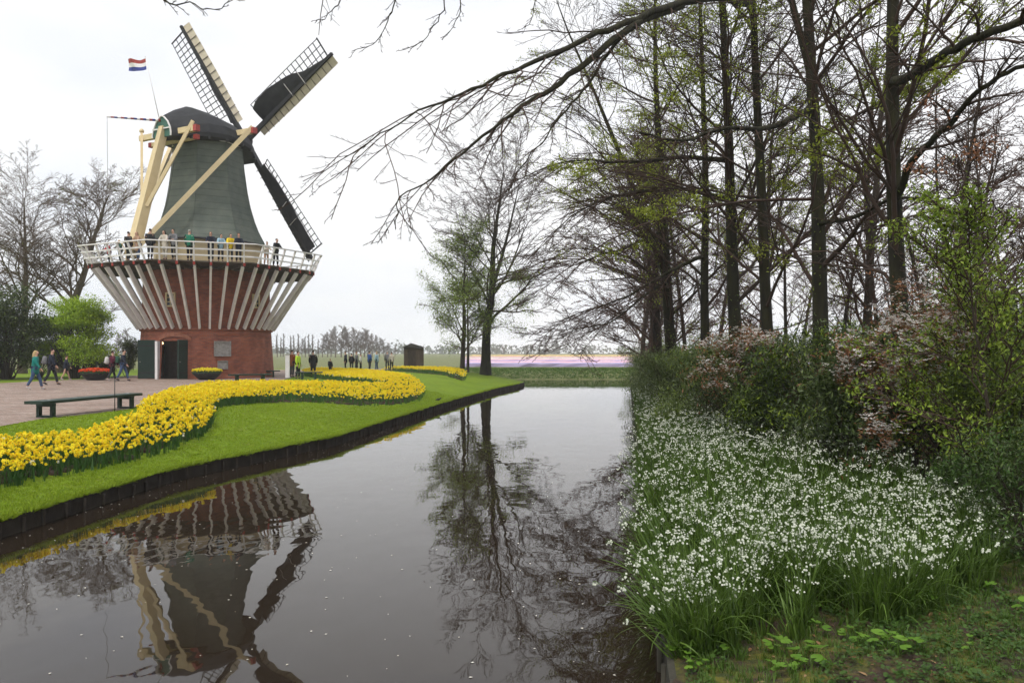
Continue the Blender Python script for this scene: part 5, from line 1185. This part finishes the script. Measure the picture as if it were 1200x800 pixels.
def backpack(r,mat,label):
    """rucksack on the back of person r: its own thing"""
    f=r.rotation_euler.z; s=r.scale.x; o=empty('backpack',(r.location.x-math.cos(f)*.24*s,r.location.y-math.sin(f)*.24*s,r.location.z+1.18*s),f,label=label,cat='backpack')
    skin([(-.02,0,-.22),(-.03,0,-.05),(-.02,0,.14),(0,0,.21)],[(0,1),(1,2),(2,3)],[(.08,.13),(.10,.15),(.085,.13),(.05,.09)],'pack_body',mat,o)
    skin([(-.12,0,-.16),(-.125,0,-.05)],[(0,1)],[(.03,.09),(.035,.10)],'front_pocket',mat,o)
    for q in(-.1,.1):
        m=MB(); m.tubes([(.05,q,.2),(.13,q,.27),(.26,q,.22),(.33,q,.08),(.30,q,-.06),(.12,q,-.16)],[.018]*6,5); m.build('strap',MATS['black_cloth'],o)
    return o
def pl(px,Y,z=.014): return (at(px,Y),Y,z)
p=person(pl(41,33),.35,1.70,'person with blond hair in a teal coat and blue jeans walking across the plaza','teal_coat','jeans','blond','walk',.92,long_hair=True,shoe='pale_shoe')
p=person(pl(60,37.5),.3,1.78,'person in a dark navy coat with a cap walking just right of the teal coat','navy','dark_trouser','brown_hair','walk',.86,hat='black_cloth'); backpack(p,'grey_cloth','grey rucksack on the back of the walker in the navy coat and cap')
person(pl(77,44),.6,1.42,'child in a dark coat with bare legs walking ahead on the plaza','navy','black_cloth','brown_hair','walk',.86,bare_leg=True,shoe='pale_shoe')
p=person(pl(131,42.5),.9,1.68,'person in maroon with pale shoes near the red tulip bowl','maroon','dark_trouser','brown_hair','walk',.8,shoe='pale_shoe'); backpack(p,'white_cloth','white rucksack on the person in maroon near the tulip bowl')
p=person(pl(144,42.5),.2,1.74,'person in a dark jacket and blue jeans beside the open mill door','navy','jeans','brown_hair','walk',.72); backpack(p,'dark_green','dark rucksack on the person in jeans beside the mill door')
person(pl(342,49),1.3,1.75,'person in a rust brown coat standing behind the pale post','rust','dark_trouser','brown_hair','stand',.9)
person(pl(349,46.5),-.2,1.66,'person in a lime green coat standing beside the pale post','lime','black_cloth','brown_hair','stand',.95)
person(pl(367,50),1.8,1.72,'person in a wide black coat right of the lime green coat','black_cloth','black_cloth','brown_hair','stand',1.0)
person(pl(387,54),1.2,1.15,'small child in dark blue standing right of the black coat','navy','dark_trouser','blond','stand',.75)
for px,Y,h,c,l,lab,hr in [(405,64,1.66,'navy','dark_trouser','leftmost visitor of the group behind the daffodils, in navy','brown_hair'),(412,65,1.5,'black_cloth','black_cloth','shorter visitor in black, second of the group behind the daffodils','brown_hair'),(418,64,1.64,'grey_cloth','dark_trouser','visitor in grey with auburn hair in the group behind the daffodils','rust'),(422.5,66,1.45,'white_cloth','dark_trouser','visitor in white jacket in the group behind the daffodils','brown_hair'),(433,64,1.7,'blue_cloth','dark_trouser','visitor in dark blue standing apart right of the group','brown_hair'),(441.5,66,1.66,'light_blue','jeans','visitor in light blue beyond the daffodils','blond'),(454,67,1.7,'grey_cloth','black_cloth','visitor in dark grey, second from the right end of the path','grey_hair'),(459,66,1.62,'cream_cloth','dark_trouser','rightmost visitor on the far path in a pale jacket','brown_hair')]:
    person(pl(px,Y),random.uniform(0,6.28),h,lab,c,l,hr,'stand',.8)
# visitors on the gallery
def gal_p(px,rr,**k):
    for _ in range(3): ph=ray_phi(px,rr); 
    R=octr(ph,DV)/math.cos(0)-(DV-rr); ph=ray_phi(px,R); return (MC[0]+R*math.cos(ph),MC[1]+R*math.sin(ph),DZ),ph
def gp(px,h,label,coat,legs,hair='brown_hair',back=False,rr=6.55,pose='lean',**k):
    (x,y,z),ph=gal_p(px,rr); person((x,y,z),ph+(math.pi if back else 0)+random.uniform(-.3,.3),h,label,coat,legs,hair,'stand' if back else pose,**k)
gp(128,1.25,'child in red at the left end of the gallery railing','red_cloth','dark_trouser')
gp(141,1.3,'small visitor in dark green crouched low at the gallery railing','dark_green','dark_trouser','blond')
gp(150.5,1.74,'visitor in black beside the tail pole, left on the gallery','black_cloth','dark_trouser',back=True)
gp(162,1.66,'visitor in a long camel coat leaning on the gallery rail','camel','jeans','camel',coat_len=1.05,long_hair=True)
gp(176,1.78,'broad visitor in a black jacket right of the camel coat','black_cloth','dark_trouser','brown_hair',back=True)
gp(193.5,1.68,'visitor in a cream dress with dark hair on the gallery','cream_cloth','cream_cloth','brown_hair',coat_len=1.0,long_hair=True)
gp(204,1.78,'visitor in charcoal looking right on the gallery','grey_cloth','dark_trouser')
gp(222,1.80,'grey haired visitor in a green sweater seen from behind on the gallery','green_sweater','black_cloth','grey_hair',back=True)
gp(247,1.72,'visitor with auburn hair in a navy jacket on the gallery','navy','dark_trouser','rust',long_hair=True)
gp(258.5,1.62,'visitor in a light blue jacket on the gallery','light_blue','black_cloth')
gp(269.5,1.66,'visitor in a bright yellow coat on the gallery','yellow_coat','black_cloth','brown_hair')
gp(279.5,1.70,'visitor in navy and maroon right of the yellow coat','navy','black_cloth','rust')
gp(312,1.45,'short visitor in beige near the right end of the gallery','cream_cloth','camel','grey_hair')
gp(323,1.72,'visitor in black holding up both hands at the right end of the gallery','black_cloth','black_cloth')
# ---------------------------------------------------------------- air
def haze(d):
    b=MB(); b.box((0,0,25.9),(1700,1700,62)); m=bpy.data.materials.new('haze'); m.use_nodes=True; nt=m.node_tree; nt.nodes.clear()
    o=N(nt,'ShaderNodeOutputMaterial'); v=N(nt,'ShaderNodeVolumePrincipled'); v.inputs['Color'].default_value=(.96,.97,1,1); v.inputs['Density'].default_value=d; v.inputs['Anisotropy'].default_value=.0
    nt.links.new(v.outputs[0],o.inputs['Volume']); ob=b.build('haze',m); ob['kind']='stuff'; ob['label']='thin pale spring haze over the fields'
haze(.0006)
# ================================================================ camera, light, sky
cam=bpy.data.cameras.new('camera'); co=bpy.data.objects.new('camera',cam); C.objects.link(co); co.location=(0,0,CH); co.rotation_euler=(math.pi/2,0,0)
cam.sensor_width=36; cam.lens=27; cam.shift_y=12/1200; cam.clip_end=20000; cam.clip_start=.05; S.camera=co
SE,SA=60,-150   # sun elevation, azimuth (deg from +Y clockwise)
d=Vector((math.sin(R_(SA))*math.cos(R_(SE)),math.cos(R_(SA))*math.cos(R_(SE)),math.sin(R_(SE))))
sl=bpy.data.lights.new('sun','SUN'); so=bpy.data.objects.new('sun',sl); C.objects.link(so); so.rotation_euler=d.to_track_quat('Z','Y').to_euler(); sl.energy=2.0; sl.angle=R_(25); sl.color=(1,.96,.9)
w=bpy.data.worlds.new('World'); S.world=w; w.use_nodes=True; nt=w.node_tree; bg=nt.nodes['Background']; bg.inputs[1].default_value=.1
sk=N(nt,'ShaderNodeTexSky'); sk.sky_type='NISHITA'; sk.sun_disc=False; sk.sun_elevation=R_(SE); sk.sun_rotation=R_(SA)
tc=N(nt,'ShaderNodeTexCoord'); mp=N(nt,'ShaderNodeMapping'); mp.inputs['Scale'].default_value=(1,1,2.6); nt.links.new(tc.outputs['Generated'],mp.inputs[0])
no=N(nt,'ShaderNodeTexNoise'); no.inputs['Scale'].default_value=1.7; no.inputs['Detail'].default_value=5; no.inputs['Roughness'].default_value=.5; nt.links.new(mp.outputs[0],no.inputs['Vector'])
mr=N(nt,'ShaderNodeMapRange'); mr.interpolation_type='SMOOTHSTEP'; mr.inputs[1].default_value=.38; mr.inputs[2].default_value=.62; nt.links.new(no.outputs[0],mr.inputs[0])
cl=N(nt,'ShaderNodeMix',data_type='RGBA'); cl.inputs[6].default_value=(.80,.84,.93,1); cl.inputs[7].default_value=(.99,.99,1,1); nt.links.new(mr.outputs[0],cl.inputs[0])
sc=N(nt,'ShaderNodeVectorMath',operation='SCALE'); sc.inputs['Scale'].default_value=9.3; nt.links.new(cl.outputs[2],sc.inputs[0])
mx=N(nt,'ShaderNodeMix',data_type='RGBA'); mx.inputs[0].default_value=.95; nt.links.new(sk.outputs[0],mx.inputs[6]); nt.links.new(sc.outputs[0],mx.inputs[7])
nt.links.new(mx.outputs[2],bg.inputs[0])
S.view_settings.view_transform='Standard'; S.view_settings.look='None'; S.view_settings.exposure=.3; S.view_settings.gamma=1
try: S.cycles.max_bounces=4; S.cycles.diffuse_bounces=2; S.cycles.glossy_bounces=3; S.cycles.transmission_bounces=3; S.cycles.transparent_max_bounces=6; S.cycles.volume_bounces=1; S.cycles.caustics_reflective=False; S.cycles.caustics_refractive=False; S.cycles.use_adaptive_sampling=True; S.cycles.adaptive_threshold=.03; S.cycles.use_denoising=True
except Exception: pass
